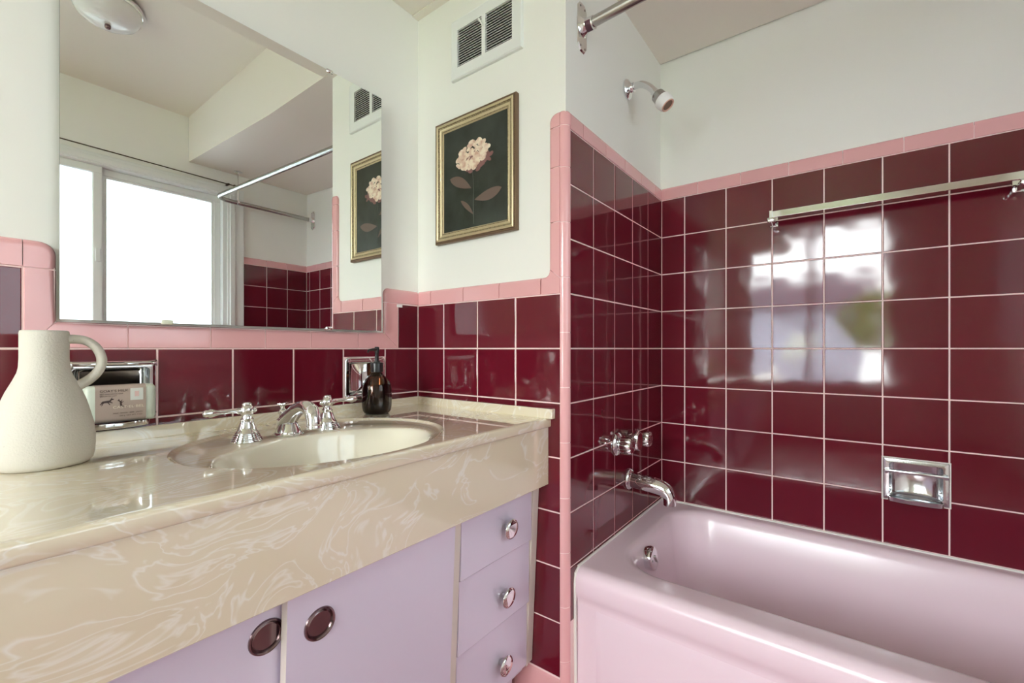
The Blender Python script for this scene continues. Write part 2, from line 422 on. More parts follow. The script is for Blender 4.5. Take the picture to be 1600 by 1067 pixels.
# burgundy tiles
yv = [.311-T*k for k in range(8, 0, -1)]+[.311+T*k for k in range(0, 5)]+[YP]
yv = [y for y in yv if y > -.2]
row0 = [E-T, E]
tiles(wl, WV, yv, [E-T, E], [SV1, SV2])
tiles(wl, WV, yv, [.817, E-T], [])
tiles(wl, WV, [y for y in yv if y < .05]+[.108], [E, E+T]); tiles(wl, WV, [.978, YP], [E, E+T])
xp = [0, .1314, .2849, .4384, .594]
tiles(wp, WPp, xp, ZR[:8])
yf = [YP+.02, 8.017*T, 9.017*T, 10.017*T, 11.017*T, YB]
tiles(wf, WF, yf, ZR[1:], keep=lambda u, v: v > .3 or u < 1.2)
xb = [XF]+[.7066+T*k for k in range(0, 11)]; xb = [x for x in xb if x < XR-.02]+[XR]
tiles(wb, WB, xb, [.392]+ZR[3:], [SB])
tiles(wr, WR, [0, T, 2*T, .469], [.392]+ZR[3:])
# pink base course
hstrip(wp, WPp, 0, .594, -.0, E-6*T, [.13+T*k for k in range(5)])
# pink caps
hstrip(wp, WPp, .001, .529, E+T, ZW, [.0668, .2228, .3752])
st = [((.531, E+T+G2), (.531, ZW)), ((.545, E+T+G2), (.5365, ZW))]
ar = arc(.5365, ZW+.02, .02, -90, 0)
for i, b in enumerate(ar): st.append(((.594-.0015, E+T+G2) if i >= 3 else (.56+.011*i, E+T+G2), b))
st += [((.5925, 1.21), (.5565, 1.2385))]
strip(wp, WPp, st)
strip(wp, WPp, [((.5925, 1.212), (.5565, 1.2405)), ((.5925, 1.3685-G2), (.5565, 1.3685-G2))])
for a, b in ((1.3685, 1.522), (1.522, 1.634)): strip(wp, WPp, [((.5925, a+G2), (.5565, a+G2)), ((.5925, b-G2), (.5565, b-G2))])
st = [((.5925, 1.634+G2), q) for q in [(.5565, 1.634+G2), (.5565, 1.652)]+arc(.5815, 1.652, .025, 180, 90)[1:]+[(.5925, ZCAP)]]
strip(wp, WPp, st)
# ridge of quarter-round pieces on the outer corner
rz = [0, .1400, .2916, .443, .596, .7505, .9046, 1.058, 1.2118, 1.3653, 1.519, 1.636, ZCAP-.0]
for a, b in zip(rz, rz[1:]):
    bm = bmesh.new(); rows = []
    top = b == rz[-1]
    zs = [a+G2, b-G2] if not top else [a+G2, b-.012, b-.005, b-.0015, b]
    for z in zs:
        sh = 0
        if top: sh = {0: 0, 1: 0, 2: .0012, 3: .004, 4: .009}[zs.index(z)]
        r = .0212-sh; row = [bm.verts.new((.594, YP+.0061, z))]
        for k in range(9):
            t = math.radians(90*k/8); row.append(bm.verts.new((.594+r*math.sin(t), YP+.020-r*math.cos(t), z)))
        row.append(bm.verts.new((XF-.0061, YP+.020, z))); rows.append(row)
    for r0, r1 in zip(rows, rows[1:]):
        for k in range(len(r0)-1): bm.faces.new((r0[k], r0[k+1], r1[k+1], r1[k]))
    bm.faces.new(rows[0]); bm.faces.new(rows[-1])
    obj('ridge_tile', bm, 'pink', wf, smooth=40)
slabr = bx((.594, YP+.0061, 0), (XF-.0061, YP+.02, ZCAP-.01)); obj('grout', slabr, 'grout', wf)
tube_bm = bmesh.new()
ringp = []
for z in (0, ZCAP-.014):
    ringp.append([tube_bm.verts.new((.5935, YP+.003, z))]+[tube_bm.verts.new((.594+.0195*math.sin(math.radians(11.25*k)), YP+.02-.0195*math.cos(math.radians(11.25*k)), z)) for k in range(9)]+[tube_bm.verts.new((XF-.003, YP+.0205, z))])
for k in range(10): tube_bm.faces.new((ringp[0][k], ringp[0][k+1], ringp[1][k+1], ringp[1][k]))
tube_bm.faces.new(ringp[1]); obj('grout', tube_bm, 'grout', wf, smooth=60)
hstrip(wf, WF, YP+.0215, YB, ZT, ZCAP, [1.162+.1525*k for k in range(6)])
hstrip(wb, WB, XF, XR, ZT, ZCAP, [.757+.1537*k for k in range(11)])
hstrip(wr, WR, 0, .469, ZT, ZCAP, [.16, .31])
# pink surround of the mirror
BB, BT = E, 1.0665
js = [.2603, .416, .5422, .6681, .822]
strip(wl, WV, [((.108+G2, BB+G2), (.1535, BT)), ((.2603-G2, BB+G2), (.2603-G2, BT))])
for a, b in zip(js, js[1:]): strip(wl, WV, [((a+G2, BB+G2), (a+G2, BT)), ((b-G2, BB+G2), (b-G2, BT))])
strip(wl, WV, [((.822+G2, BB+G2), (.822+G2, BT)), ((.978-G2-.001, BB+G2), (.918, BT))])
strip(wl, WV, [((.978-G2, BB+G2+.001), (.9195, BT+.0015)), ((.978-G2, 1.168-G2), (.9195, 1.168-G2))])
st = [((.978, 1.168+G2), q) for q in [(.9195, 1.168+G2), (.9195, 1.197)]+arc(.9395, 1.197, .02, 180, 90)[1:]+[(.978, ZW)]]
strip(wl, WV, st)
strip(wl, WV, [((.978, 1.168+G2), (.978, ZW)), ((YP-.001, 1.168+G2), (YP-.001, ZW))])
strip(wl, WV, [((.108+G2, BB+G2+.001), (.1525, BT+.0015)), ((.108+G2, 1.1665-G2), (.1525, 1.1665-G2))])
st = [((.108, 1.1665+G2), q) for q in [(.1525, 1.1665+G2), (.1525, 1.195)]+arc(.1275, 1.195, .025, 0, 90)[1:]+[(.108, 1.22)]]
strip(wl, WV, st)
hstrip(wl, WV, -.35, .108, 1.1665, 1.22, [-.0455, -.199])

# ------------------------------------------------------------------ windows
def wbox(W, u0, u1, v0, v1, n0, n1, bev=.003):
    A, B = W.p(u0, v0, n0), W.p(u1, v1, n1)
    return bx([min(A[i], B[i]) for i in range(3)], [max(A[i], B[i]) for i in range(3)], bev)
def ring4(bm, W, u0, u1, v0, v1, wdt, n0, n1, bev=.003):
    for r in ((u0, u1, v1-wdt, v1), (u0, u1, v0, v0+wdt), (u0, u0+wdt, v0+wdt, v1-wdt), (u1-wdt, u1, v0+wdt, v1-wdt)):
        A, B = W.p(r[0], r[2], n0), W.p(r[1], r[3], n1)
        box(bm, [min(A[i], B[i]) for i in range(3)], [max(A[i], B[i]) for i in range(3)], bev)
    return bm
u = lambda y: YB-y
win = struct(obj('window_1', ring4(bmesh.new(), WR, u(VY1), u(VY0), VZ0, VZ1, .028, -.11, -.005), 'white'), 'white framed window with frosted panes', 'window')
# stepped casing
cas = bmesh.new(); ring4(cas, WR, u(1.376), u(-.05), VZ0-.09, 2.145, .062, -.006, .016); ring4(cas, WR, u(1.318), u(.007), VZ0-.035, 2.125, .032, -.004, .024); ring4(cas, WR, u(1.29), u(.035), VZ0-.01, 2.115, .018, -.004, .010)
obj('window_casing', cas, 'white', win)
ring4b = ring4(bmesh.new(), WR, u(1.247), u(.595), VZ0+.028, 2.082, .040, -.085, -.045, .004)
sash = obj('window_sash', ring4b, 'white', win)
obj('stop_bead', ring4(bmesh.new(), WR, u(1.207), u(.635), VZ0+.068, 2.078-.036, .012, -.072, -.052, .002), 'white', sash)
obj('pane', wbox(WR, u(1.207), u(.635), VZ0+.06, 2.05, -.068, -.064, 0), 'frost', sash)
sash2 = obj('window_sash', ring4(bmesh.new(), WR, u(.62), u(VY0+.028), VZ0+.028, 2.082, .042, -.045, -.012, .004), 'white', win)
obj('pane', wbox(WR, u(.585), u(VY0+.06), VZ0+.06, 2.05, -.034, -.030, 0), 'frost', sash2)
obj('window_latch', wbox(WR, u(.612), u(.588), 1.52, 1.60, -.012, -.001, .004), 'white', sash2)
obj('window_sill', wbox(WR, u(1.39), u(-.06), VZ0-.118, VZ0-.09, -.006, .045, .004), 'white', win)
win3 = struct(obj('window_3', ring4(bmesh.new(), WR, u(QY1), u(QY0), QZ0, QZ1, .035, -.10, .010), 'white'), 'small frosted window further back on the window wall', 'window')
obj('pane', wbox(WR, u(QY1-.03), u(QY0+.03), QZ0+.03, QZ1-.03, -.06, -.056, 0), 'frost', win3)
win2 = struct(obj('window_2', ring4(bmesh.new(), WN, -WX1, -WX0, WZ0, WZ1, .04, -.10, .012), 'white'), 'clear white framed window behind the camera', 'window')
obj('mullion', wbox(WN, -.90, -.84, WZ0+.04, WZ1-.04, -.08, -.03), 'white', win2)
obj('pane', wbox(WN, -WX1+.035, -WX0-.035, WZ0+.035, WZ1-.035, -.06, -.056, 0), 'clear', win2)

# ------------------------------------------------------------------ vanity
def oval(c, a, n_ang): return [(c[0]+a[0]*math.cos(t), c[1]+a[1]*math.sin(t)) for t in n_ang]
ZK = .817
XE = .563
van = thing('vanity_cabinet', 'lavender vanity cabinet with round chrome knobs and cream stiles under the marble counter', 'cabinet', (.26, .1, 0))
ctp = thing('vanity_countertop', 'cream swirled marble countertop with oval sink and deep apron', 'countertop', (.28, .1, ZK))
def under(o, p): o.parent = p; o.matrix_parent_inverse = Matrix.Translation(p.location).inverted(); return o
# slab with the moulded oval
bm = bmesh.new()
c1, a1 = (.303, .537), (.238, .282); c2, a2 = (.376, .5205), (.150, .226)
X0, X1, Y0, Y1 = .0, XE-.012, .18, .90
angs = sorted([2*PI*k/120 for k in range(120)]+[math.atan2(y-c1[1], x-c1[0]) % (2*PI) for x in (X0, X1) for y in (Y0, Y1)])
rect = []
for t in angs:
    dx, dy = math.cos(t), math.sin(t)
    s = min((X1-c1[0])/dx if dx > 1e-9 else 9, (X0-c1[0])/dx if dx < -1e-9 else 9, (Y1-c1[1])/dy if dy > 1e-9 else 9, (Y0-c1[1])/dy if dy < -1e-9 else 9)
    rect.append((c1[0]+dx*s, c1[1]+dy*s))
levels = [(rect, ZK)]
for s, z in ((1.0, ZK), (.992, ZK-.0008), (.982, ZK-.003), (.970, ZK-.0052), (.955, ZK-.006)):
    pt = []
    for t in angs:                       # true angular ray on the ellipse
        r = 1/math.sqrt((math.cos(t)/a1[0])**2+(math.sin(t)/a1[1])**2)*s; pt.append((c1[0]+r*math.cos(t), c1[1]+r*math.sin(t)))
    levels.append((pt, z))
def el2(s, dz):
    pt = []
    for t in angs:
        r = 1/math.sqrt((math.cos(t)/a2[0])**2+(math.sin(t)/a2[1])**2)*s; pt.append((c2[0]+r*math.cos(t), c2[1]+r*math.sin(t)))
    return (pt, ZK-dz)
e_out = el2(1.03, .0066)
mid = ([((a[0]+b[0])/2, (a[1]+b[1])/2) for a, b in zip(levels[-1][0], e_out[0])], ZK-.0063)
levels += [mid, e_out, el2(1.0, .0085)]
nl = len(levels)
levels += [el2(.985, .013), el2(.965, .022), el2(.93, .045), el2(.86, .08), el2(.74, .112), el2(.55, .130), el2(.3, .138), el2(.06, .140)]
rings = [[bm.verts.new((x, y, z)) for x, y in pt] for pt, z in levels]
N_ = len(angs)
for i in range(len(rings)-1):
    for k in range(N_):
        f = bm.faces.new((rings[i][k], rings[i][(k+1) % N_], rings[i+1][(k+1) % N_], rings[i+1][k]))
        f.material_index = 0 if i < nl-1 else 1
        f.smooth = True
f = bm.faces.new(rings[-1]); f.material_index = 1
# rest of the top, front lip with rounded nose, underside
prof = [(X1, ZK), (XE-.005, ZK-.0006), (XE-.0015, ZK-.0025), (XE, ZK-.006), (XE, ZK-.022), (XE-.002, ZK-.0255), (XE-.007, ZK-.027)]
ysl = [YN, Y0, Y1, YP]
for (ya, yb) in ((YN, Y0), (Y1, YP)):
    bm.faces.new([bm.verts.new(p) for p in ((X0, ya, ZK), (X1, ya, ZK), (X1, yb, ZK), (X0, yb, ZK))])
for (x0, z0), (x1, z1) in zip(prof, prof[1:]):
    f = bm.faces.new([bm.verts.new(p) for p in ((x0, YN, z0), (x1, YN, z1), (x1, YP, z1), (x0, YP, z0))])
bmesh.ops.remove_doubles(bm, verts=bm.verts, dist=1e-5)
top = obj('top_slab', bm, ['marble', 'basin'], None, smooth=50); under(top, ctp)
for p_ in top.data.polygons:
    if abs(p_.center.z-ZK) < 1e-4: p_.use_smooth = False
under(obj('apron', bx((XE-.030, YN, .628), (XE-.0075, YP-.0003, ZK-.0268), .0015), 'marble'), ctp)
under(obj('backsplash', bx((.0005, YN, ZK-.001), (.019, YP-.0005, ZK+.027), .002), 'marble'), ctp)
under(obj('side_splash', bx((.0195, YP-.018, ZK-.001), (.578, YP-.0005, ZK+.027), .002), 'marble'), ctp)
under(obj('sink_drain', lat([(.001, 0), (.019, 0), (.021, .002), (.021, .004), (.014, .0035), (.001, .003)], 28, Matrix.Translation((.376, .5205, ZK-.1405))), 'chrome', smooth=40), ctp)

# cabinet, front leaning back towards the floor: local x = out of the face, y along, z up
LEAN = Matrix.Translation((.514, 0, .607)) @ Matrix.Rotation(math.atan(.048), 4, 'Y')
bodyb = bmesh.new(); vv = []
for (y) in (YN, YP-.0005):
    vv.append([bodyb.verts.new(p) for p in ((.02, y, .10), (.456, y, .10), (.482, y, .626), (.02, y, .626))])
bodyb.faces.new(vv[0]); bodyb.faces.new(vv[1][::-1])
for k in range(4): bodyb.faces.new((vv[0][k], vv[0][(k+1) % 4], vv[1][(k+1) % 4], vv[1][k]))
body = under(obj('body', bodyb, 'cream'), van)
def face(name, bm, m, parent, smooth=None):
    bmesh.ops.transform(bm, matrix=LEAN, verts=bm.verts)
    o = obj(name, bm, m, None, smooth=smooth); under(o, van)
    if parent is not None: o.parent = parent
    return o
HT = .035                                       # local top of the fronts (hidden behind the apron)
def door(ya, yb, n0, n1, pc):
    bm = bmesh.new(); z0, z1 = -.50, HT; R = .0235
    an = sorted([2*PI*k/40 for k in range(40)]+[math.atan2(z-pc[1], y-pc[0]) % (2*PI) for y in (ya, yb) for z in (z0, z1)])
    cir = [bm.verts.new((n1, pc[0]+R*math.cos(t), pc[1]+R*math.sin(t))) for t in an]; rec = []
    cir2 = [bm.verts.new((n0+.001, pc[0]+R*math.cos(t), pc[1]+R*math.sin(t))) for t in an]
    for t in an:
        dx, dy = math.cos(t), math.sin(t)
        s = min((yb-pc[0])/dx if dx > 1e-9 else 9, (ya-pc[0])/dx if dx < -1e-9 else 9, (z1-pc[1])/dy if dy > 1e-9 else 9, (z0-pc[1])/dy if dy < -1e-9 else 9)
        rec.append(bm.verts.new((n1, pc[0]+dx*s, pc[1]+dy*s)))
    rb = [bm.verts.new((n0, v.co.y, v.co.z)) for v in rec]; n = len(an)
    for k in range(n):
        j = (k+1) % n
        bm.faces.new((cir[k], cir[j], rec[j], rec[k])); f = bm.faces.new((rec[k], rec[j], rb[j], rb[k])); f.material_index = 1
        bm.faces.new((cir[k], cir[j], cir2[j], cir2[k]))
    bm.faces.new(rb)
    return bm
def pull(pc, n1):
    R = .0275
    pf = [(.0008, -.0085), (.008, -.0083), (.014, -.0076), (.0180, -.0062), (.0195, -.0045), (.0198, .0010), (.0208, .0026), (.0225, .0012), (.0245, .0034), (R-.001, .0026), (R, 0)]
    return lat(pf, 44, Matrix.Translation((n1, *pc)) @ Matrix.Rotation(PI/2, 4, 'Y'))
d1 = face('door', door(.341, .7135, .002, .020, (.396, -.052)), ['lav', 'cream'], None)
face('finger_pull', pull((.396, -.052), .020), 'bronze', d1, 40)
d2 = face('door', door(-.30, .352, -.020, -.006, (.322, -.047)), ['lav', 'cream'], None)
face('finger_pull', pull((.322, -.047), -.006), 'bronze', d2, 40)
face('door', bx((.002, -1.2, -.5), (.020, -.302, HT), .002), ['lav'], None)
face('stile', bx((-.028, .7172, -.50), (.013, .740, HT), .0015), 'cream', None)
face('stile', bx((-.028, 1.026, -.50), (.010, YP-.002, HT), .0015), 'cream', None)
face('stile', bx((.010, 1.0305, -.50), (.013, 1.040, HT), .001), 'cream', None)
face('panel', bx((-.028, .7405, -.51), (.003, 1.0255, HT), 0), 'lav', None)
zd = [HT, -.131, -.3085, -.490]
kz = [-.055, -.234, -.413]
for i in range(3):
    bm = bmesh.new()                              # drawer fronts slope: each is proud at its foot
    a, b = zd[i+1]+.0016, zd[i]-.0016
    vs_ = [bm.verts.new((n, y, z)) for y in (.7415, 1.0235) for n, z in ((.001, a), (.017, a), (.018, a+.002), (.0105, b-.001), (.0095, b), (.001, b))]
    bm.faces.new(vs_[:6]); bm.faces.new(vs_[6:][::-1])
    for k in range(6): bm.faces.new((vs_[k], vs_[(k+1) % 6], vs_[6+(k+1) % 6], vs_[6+k]))
    dr = face('drawer', bm, 'lav', None)
    kp = [(a*1.13, b*1.08) for a, b in [(.0005, -.006), (.007, -.006), (.0068, .010), (.010, .014), (.0215, .0165), (.0225, .0185), (.0215, .021), (.016, .0238), (.006, .0252), (.0005, .0254)]]
    km = Matrix.Translation((.016, .905, kz[i])) @ Matrix.Rotation(PI/2, 4, 'Y')
    face('knob', lat(kp, 36, km), 'chrome', dr, 50)
under(obj('toe_kick', bx((.02, YN, .0), (.44, YP-.02, .10)), 'lav'), van)

# ------------------------------------------------------------------ mirror
mir = thing('wall_mirror', 'large frameless mirror over the sink set in a pink tile surround', 'mirror', (.016, .52, 1.07))
MY0, MY1, MZ0, MZ1 = .154, .895, 1.0705, 1.829
bm = bx((.0145, MY0, MZ0), (.020, MY1, MZ1))
for f in bm.faces: f.material_index = 0 if f.calc_center_median().x > .0199 else 1
under(obj('mirror_plate', bm, ['mirror', 'edge']), mir)
under(obj('backing_board', bx((.004, MY0+.004, MZ0+.001), (.0145, MY1-.004, MZ1-.004)), 'edge'), mir)
for (y, z, s) in ((.714, MZ1, 1), (.324, MZ0, -1), (.712, MZ0, -1)):
    bm = bx((.010, y-.011, z-.007 if s > 0 else z-.004), (.0232, y+.011, z+.004 if s > 0 else z+.007), .0035)
    under(obj('mirror_clip', bm, 'clip' if y < .5 else 'chrome', smooth=40), mir)
tagb = tag(obj('adhesive_tab', bx((.0002, .972, 1.155), (.004, .994, 1.1645), .0012), 'plastic'), 'small white adhesive tab on the burgundy tile beside the mirror corner', 'tab')

# ------------------------------------------------------------------ picture
pic = thing('framed_painting', 'gilt framed flower painting hung under the wall vent', 'painting', (.274, YP, 1.575))
def mitre(W, u0, u1, v0, v1, prof):
    bm = bmesh.new(); rg = []
    for d, n in prof:
        rg.append([bm.verts.new(W.p(a, b, n)) for a, b in ((u0+d, v0+d), (u1-d, v0+d), (u1-d, v1-d), (u0+d, v1-d))])
    for r0, r1 in zip(rg, rg[1:]):
        for k in range(4): bm.faces.new((r0[k], r0[(k+1) % 4], r1[(k+1) % 4], r1[k]))
    return bm
pu0, pu1, pv0, pv1 = .101, .447, 1.3685, 1.778
fprof = [(0, -.005), (0, .009), (.002, .011), (.0045, .011), (.006, .009), (.008, .0125), (.012, .0145), (.016, .0125), (.0175, .010), (.022, .009), (.028, .0065), (.030, .0075), (.033, .0075), (.0365, .004), (.0365, -.004)]
M['liner'] = mat('pale_gold_liner', (.58, .48, .30), .4, .55)
bm = mitre(WPp, pu0, pu1, pv0, pv1, fprof); bm.faces.ensure_lookup_table()
for i, f in enumerate(bm.faces): f.material_index = 2 if i//4 < 5 else (1 if i//4 in (5, 6, 9, 10, 12) else 0)
under(obj('frame', bm, ['gold', 'liner', 'bead'], smooth=25), pic)
bm = bmesh.new()
def beads(pts_fn, L, n):
    for i in range(n):
        u_, v_ = pts_fn((i+.5)/n); c_ = WPp.p(u_, v_, .0105)
        r = bmesh.ops.create_icosphere(bm, subdivisions=1, radius=.0023)
        for v in r['verts']: v.co = Vector((v.co.x, v.co.y*.6, v.co.z))+c_
dd = .0055
beads(lambda t: (pu0+dd+(pu1-pu0-2*dd)*t, pv0+dd), 0, 56); beads(lambda t: (pu0+dd+(pu1-pu0-2*dd)*t, pv1-dd), 0, 56)
beads(lambda t: (pu0+dd, pv0+dd+(pv1-pv0-2*dd)*t), 0, 66); beads(lambda t: (pu1-dd, pv0+dd+(pv1-pv0-2*dd)*t), 0, 66)
ob = under(obj('beading', bm, 'bead', smooth=180), pic)
under(obj('canvas', wbox(WPp, pu0+.034, pu1-.034, pv0+.034, pv1-.034, -.004, .0035, 0), 'canvas'), pic)
def flat(pts, n0, n1):
    bm = bmesh.new(); a = [bm.verts.new(WPp.p(x, z, n1)) for x, z in pts]; b = [bm.verts.new(WPp.p(x, z, n0)) for x, z in pts]
    bm.faces.new(a); L = len(pts)
    for k in range(L): bm.faces.new((a[k], a[(k+1) % L], b[(k+1) % L], b[k]))
    return bm
under(obj('painted_stem', tube(bmesh.new(), smoothpath([WPp.p(*q, .0036) for q in ((.268, 1.60), (.272, 1.53), (.271, 1.47), (.273, 1.415))]), .0010, 6), 'stempaint'), pic)
def leaf(p0, p1, wd, bend):
    a, b = Vector(p0), Vector(p1); d = b-a; n = Vector((-d.y, d.x)).normalized(); up, dn = [], []
    for i in range(11):
        t = i/10; wv = wd*math.sin(PI*t**.8)**.9 if 0 < t < 1 else 0; c_ = a+d*t+n*bend*math.sin(PI*t)
        up.append(c_+n*wv); dn.append(c_-n*wv)
    return [(q.x, q.y) for q in up[:-1]+dn[::-1][:-1]]
for p0, p1, wd, bd in (((.166, 1.582), (.262, 1.532), .017, .003), ((.388, 1.508), (.276, 1.492), .017, .004), ((.216, 1.500), (.272, 1.445), .008, .002)):
    under(obj('painted_leaf', flat(leaf(p0, p1, wd, bd), .0033, .0040), 'leafpaint'), pic)
def petals(n, cx, cz, rx, rz, m, nm, lev, sz, seed):
    rnd = random.Random(seed); bm = bmesh.new()
    for i in range(n):
        r = math.sqrt((i+.5)/n); a = i*2.39996+.4; x = cx+rx*r*math.cos(a)+rnd.uniform(-.003, .003); z = cz+rz*r*math.sin(a)+rnd.uniform(-.003, .003)+.10*(x-cx)
        s = sz*rnd.uniform(.75, 1.2); an = rnd.uniform(-.7, .9); L = lev+i*.00002
        ring_ = []
        for k in range(10):
            t = 2*PI*k/10; px, pz = s*1.35*math.cos(t), s*.85*math.sin(t)
            ring_.append(bm.verts.new(WPp.p(x+px*math.cos(an)-pz*math.sin(an), z+px*math.sin(an)+pz*math.cos(an), L)))
        cv = bm.verts.new(WPp.p(x, z, L+.0009))
        for k in range(10): bm.faces.new((ring_[k], ring_[(k+1) % 10], cv))
    return under(obj(nm, bm, m, smooth=180), pic)
petals(34, .288, 1.617, .062, .030, 'petal_shade', 'painted_blossom_shadow', .0037, .0085, 3)
petals(52, .268, 1.637, .066, .042, 'petal', 'painted_blossom', .0044, .0092, 5)

# ------------------------------------------------------------------ vent
vent = thing('wall_vent', 'white louvred metal vent high above the painting', 'vent', (.317, YP, 2.03))
a0, a1_, b0, b1 = .174, .461, 1.909, 2.104
L0, L1, R0, R1, lz0, lz1 = .201, .307, .323, .428, 1.945, 2.068
bm = bmesh.new()
for r in ((a0, a1_, b0, lz0), (a0, a1_, lz1, b1), (a0, L0, lz0, lz1), (L1, R0, lz0, lz1), (R1, a1_, lz0, lz1)):
    A, B = WPp.p(r[0], r[2], -.006), WPp.p(r[1], r[3], .005); box(bm, [min(A[i], B[i]) for i in range(3)], [max(A[i], B[i]) for i in range(3)])
fr = under(obj('faceplate', bm, 'white'), vent)
under(obj('faceplate_rim', mitre(WPp, a0-.002, a1_+.002, b0-.002, b1+.002, [(0, -.0062), (0, .003), (.003, .0062), (.005, .005)]), 'white'), vent)
under(obj('duct_shade_sheet', wbox(WPp, L0, R1, lz0, lz1, -.0061, -.0035, 0), 'dark'), vent)  # near-black sheet on the wall, its colour stands in for shade behind the slats
n = 15; pitch = (lz1-lz0)/n
for (ua, ub) in ((L0, L1), (R0, R1)):
    for i in range(n):
        z = lz0+pitch*(i+.5)
        bm = bmesh.new(); P_ = [bm.verts.new(WPp.p(uu, z+dz, nn)) for uu in (ua, ub) for dz, nn in ((-.0013, .0052), (.0008, .0046), (.0010, .0022), (-.0004, .0022))]
        bm.faces.new(P_[:4]); bm.faces.new(P_[4:][::-1])
        for k in range(4): bm.faces.new((P_[k], P_[(k+1) % 4], P_[4+(k+1) % 4], P_[4+k]))
        under(obj('slat', bm, 'white'), vent)
under(obj('damper_lever', tb([WPp.p(.299, 2.058, .008), WPp.p(.306, 2.050, .012), WPp.p(.315, 2.032, .010)], [.005, .0035, .002], 8), 'white', smooth=60), vent)

# ------------------------------------------------------------------ lamp
lamp = thing('ceiling_lamp', 'round flush ceiling lamp with chrome rim, seen in the mirror', 'lamp', (1.41, .48, ZC))
under(obj('lamp_rim', lat([(a*.78, b) for a, b in [(.001, 0), (.150, 0), (.158, -.006), (.160, -.022), (.153, -.030), (.148, -.030)]], 56, Matrix.Translation((1.41, .48, ZC-.0005))), 'chrome', smooth=40), lamp)
under(obj('lamp_shade', lat([(a*.78, b*1.1) for a, b in [(.151, -.028), (.152, -.034), (.147, -.050), (.130, -.070), (.095, -.086), (.05, -.094), (.001, -.096)]], 56, Matrix.Translation((1.41, .48, ZC))), 'lampglass', smooth=60), lamp)
under(obj('finial', lat([(a, b-.010) for a, b in [(.009, -.094), (.011, -.098), (.011, -.106), (.008, -.112), (.001, -.114)]], 20, Matrix.Translation((1.41, .48, ZC))), 'bronze', smooth=60), lamp)
rodw = thing('curtain_wire', 'thin dark curtain rod above the frosted window, seen in the mirror', 'rod', (2.25, .7, 2.165))
under(obj('rod', tb([(2.255, -.05, 2.175), (2.255, 1.30, 2.160)], .0035, 8), 'blind', smooth=60), rodw)
under(obj('finial', lat([(.0035, 0), (.008, .004), (.009, .010), (.006, .016), (.001, .018)], 16, frame_mtx((2.255, 1.30, 2.160), (0, 1, 0))), 'blind', smooth=60), rodw)
for y in (.02, 1.27): under(obj('bracket', bx((2.252, y-.006, 2.156), (XR+.006, y+.006, 2.168), .002), 'blind'), rodw)

# ------------------------------------------------------------------ bathtub
tub = thing('bathtub', 'glossy pink built-in bathtub with a rolled rim along the burgundy tile', 'bathtub', (1.45, 1.48, 0))
ZRim = .388; TX0, TX1, TY0, TY1 = XF+.002, XR-.002, 1.108, YB-.002
bm = bmesh.new()
def rrect(x0, x1, y0, y1, r, n=12):
    pts = []
    for (cx_, cy_, a0) in ((x1-r, y1-r, 0), (x0+r, y1-r, 90), (x0+r, y0+r, 180), (x1-r, y0+r, 270)):
        for i in range(n+1):
            a = math.radians(a0+90*i/n); pts.append((cx_+r*math.cos(a), cy_+r*math.sin(a)))
    return pts
ox0, ox1, oy0, oy1 = .700, 2.20, 1.218, 1.797
lv = []
outer = [(x, y) for x, y in rrect(TX0, TX1, TY0+.032, TY1, .004)]
lv.append((outer, ZRim))
def op(dl, dr, df, db, r, z): lv.append((rrect(ox0+dl, ox1-dr, oy0+df, oy1-db, r), z))
op(-.024, -.024, -.020, -.020, .145, ZRim-.0002)
op(-.012, -.012, -.010, -.010, .138, ZRim-.0022)
op(-.003, -.003, -.003, -.003, .132, ZRim-.007)
op(.004, .006, .003, .003, .128, ZRim-.016)
op(.012, .016, .008, .010, .124, ZRim-.035)
op(.025, .06, .022, .028, .122, ZRim-.12)
op(.045, .14, .038, .048, .118, ZRim-.22)
op(.070, .21, .060, .068, .112, ZRim-.29)
op(.110, .27, .095, .100, .09, ZRim-.322)
op(.20, .36, .16, .17, .05, ZRim-.335)
R_ = [[bm.verts.new((x, y, z)) for x, y in pt] for pt, z in lv]; n = len(R_[0])
for i in range(len(R_)-1):
    for k in range(n): bm.faces.new((R_[i][k], R_[i][(k+1) % n], R_[i+1][(k+1) % n], R_[i+1][k]))
bm.faces.new(R_[-1])
# apron with rolled nose
ap = [(TY0+.032, ZRim)]+[(TY0+.032-.032*math.sin(math.radians(a)), ZRim-.032+.032*math.cos(math.radians(a))) for a in range(15, 91, 15)]
ap += [(TY0, ZRim-.06), (TY0+.004, ZRim-.075), (TY0+.010, ZRim-.085), (TY0+.012, ZRim-.10), (TY0+.012, .03), (TY0+.012, 0)]
ap = [(TY0+.036, ZRim)]+ap[:]
nx = 30; cols = []
for i in range(nx+1):
    x = TX0+(TX1-TX0)*i/nx; cols.append([bm.verts.new((x, y, z)) for y, z in ap])
for i in range(nx):
    for k in range(len(ap)-1): bm.faces.new((cols[i][k], cols[i+1][k], cols[i+1][k+1], cols[i][k+1]))
tb_ = under(obj('tub_shell', bm, 'tub', smooth=55), tub)
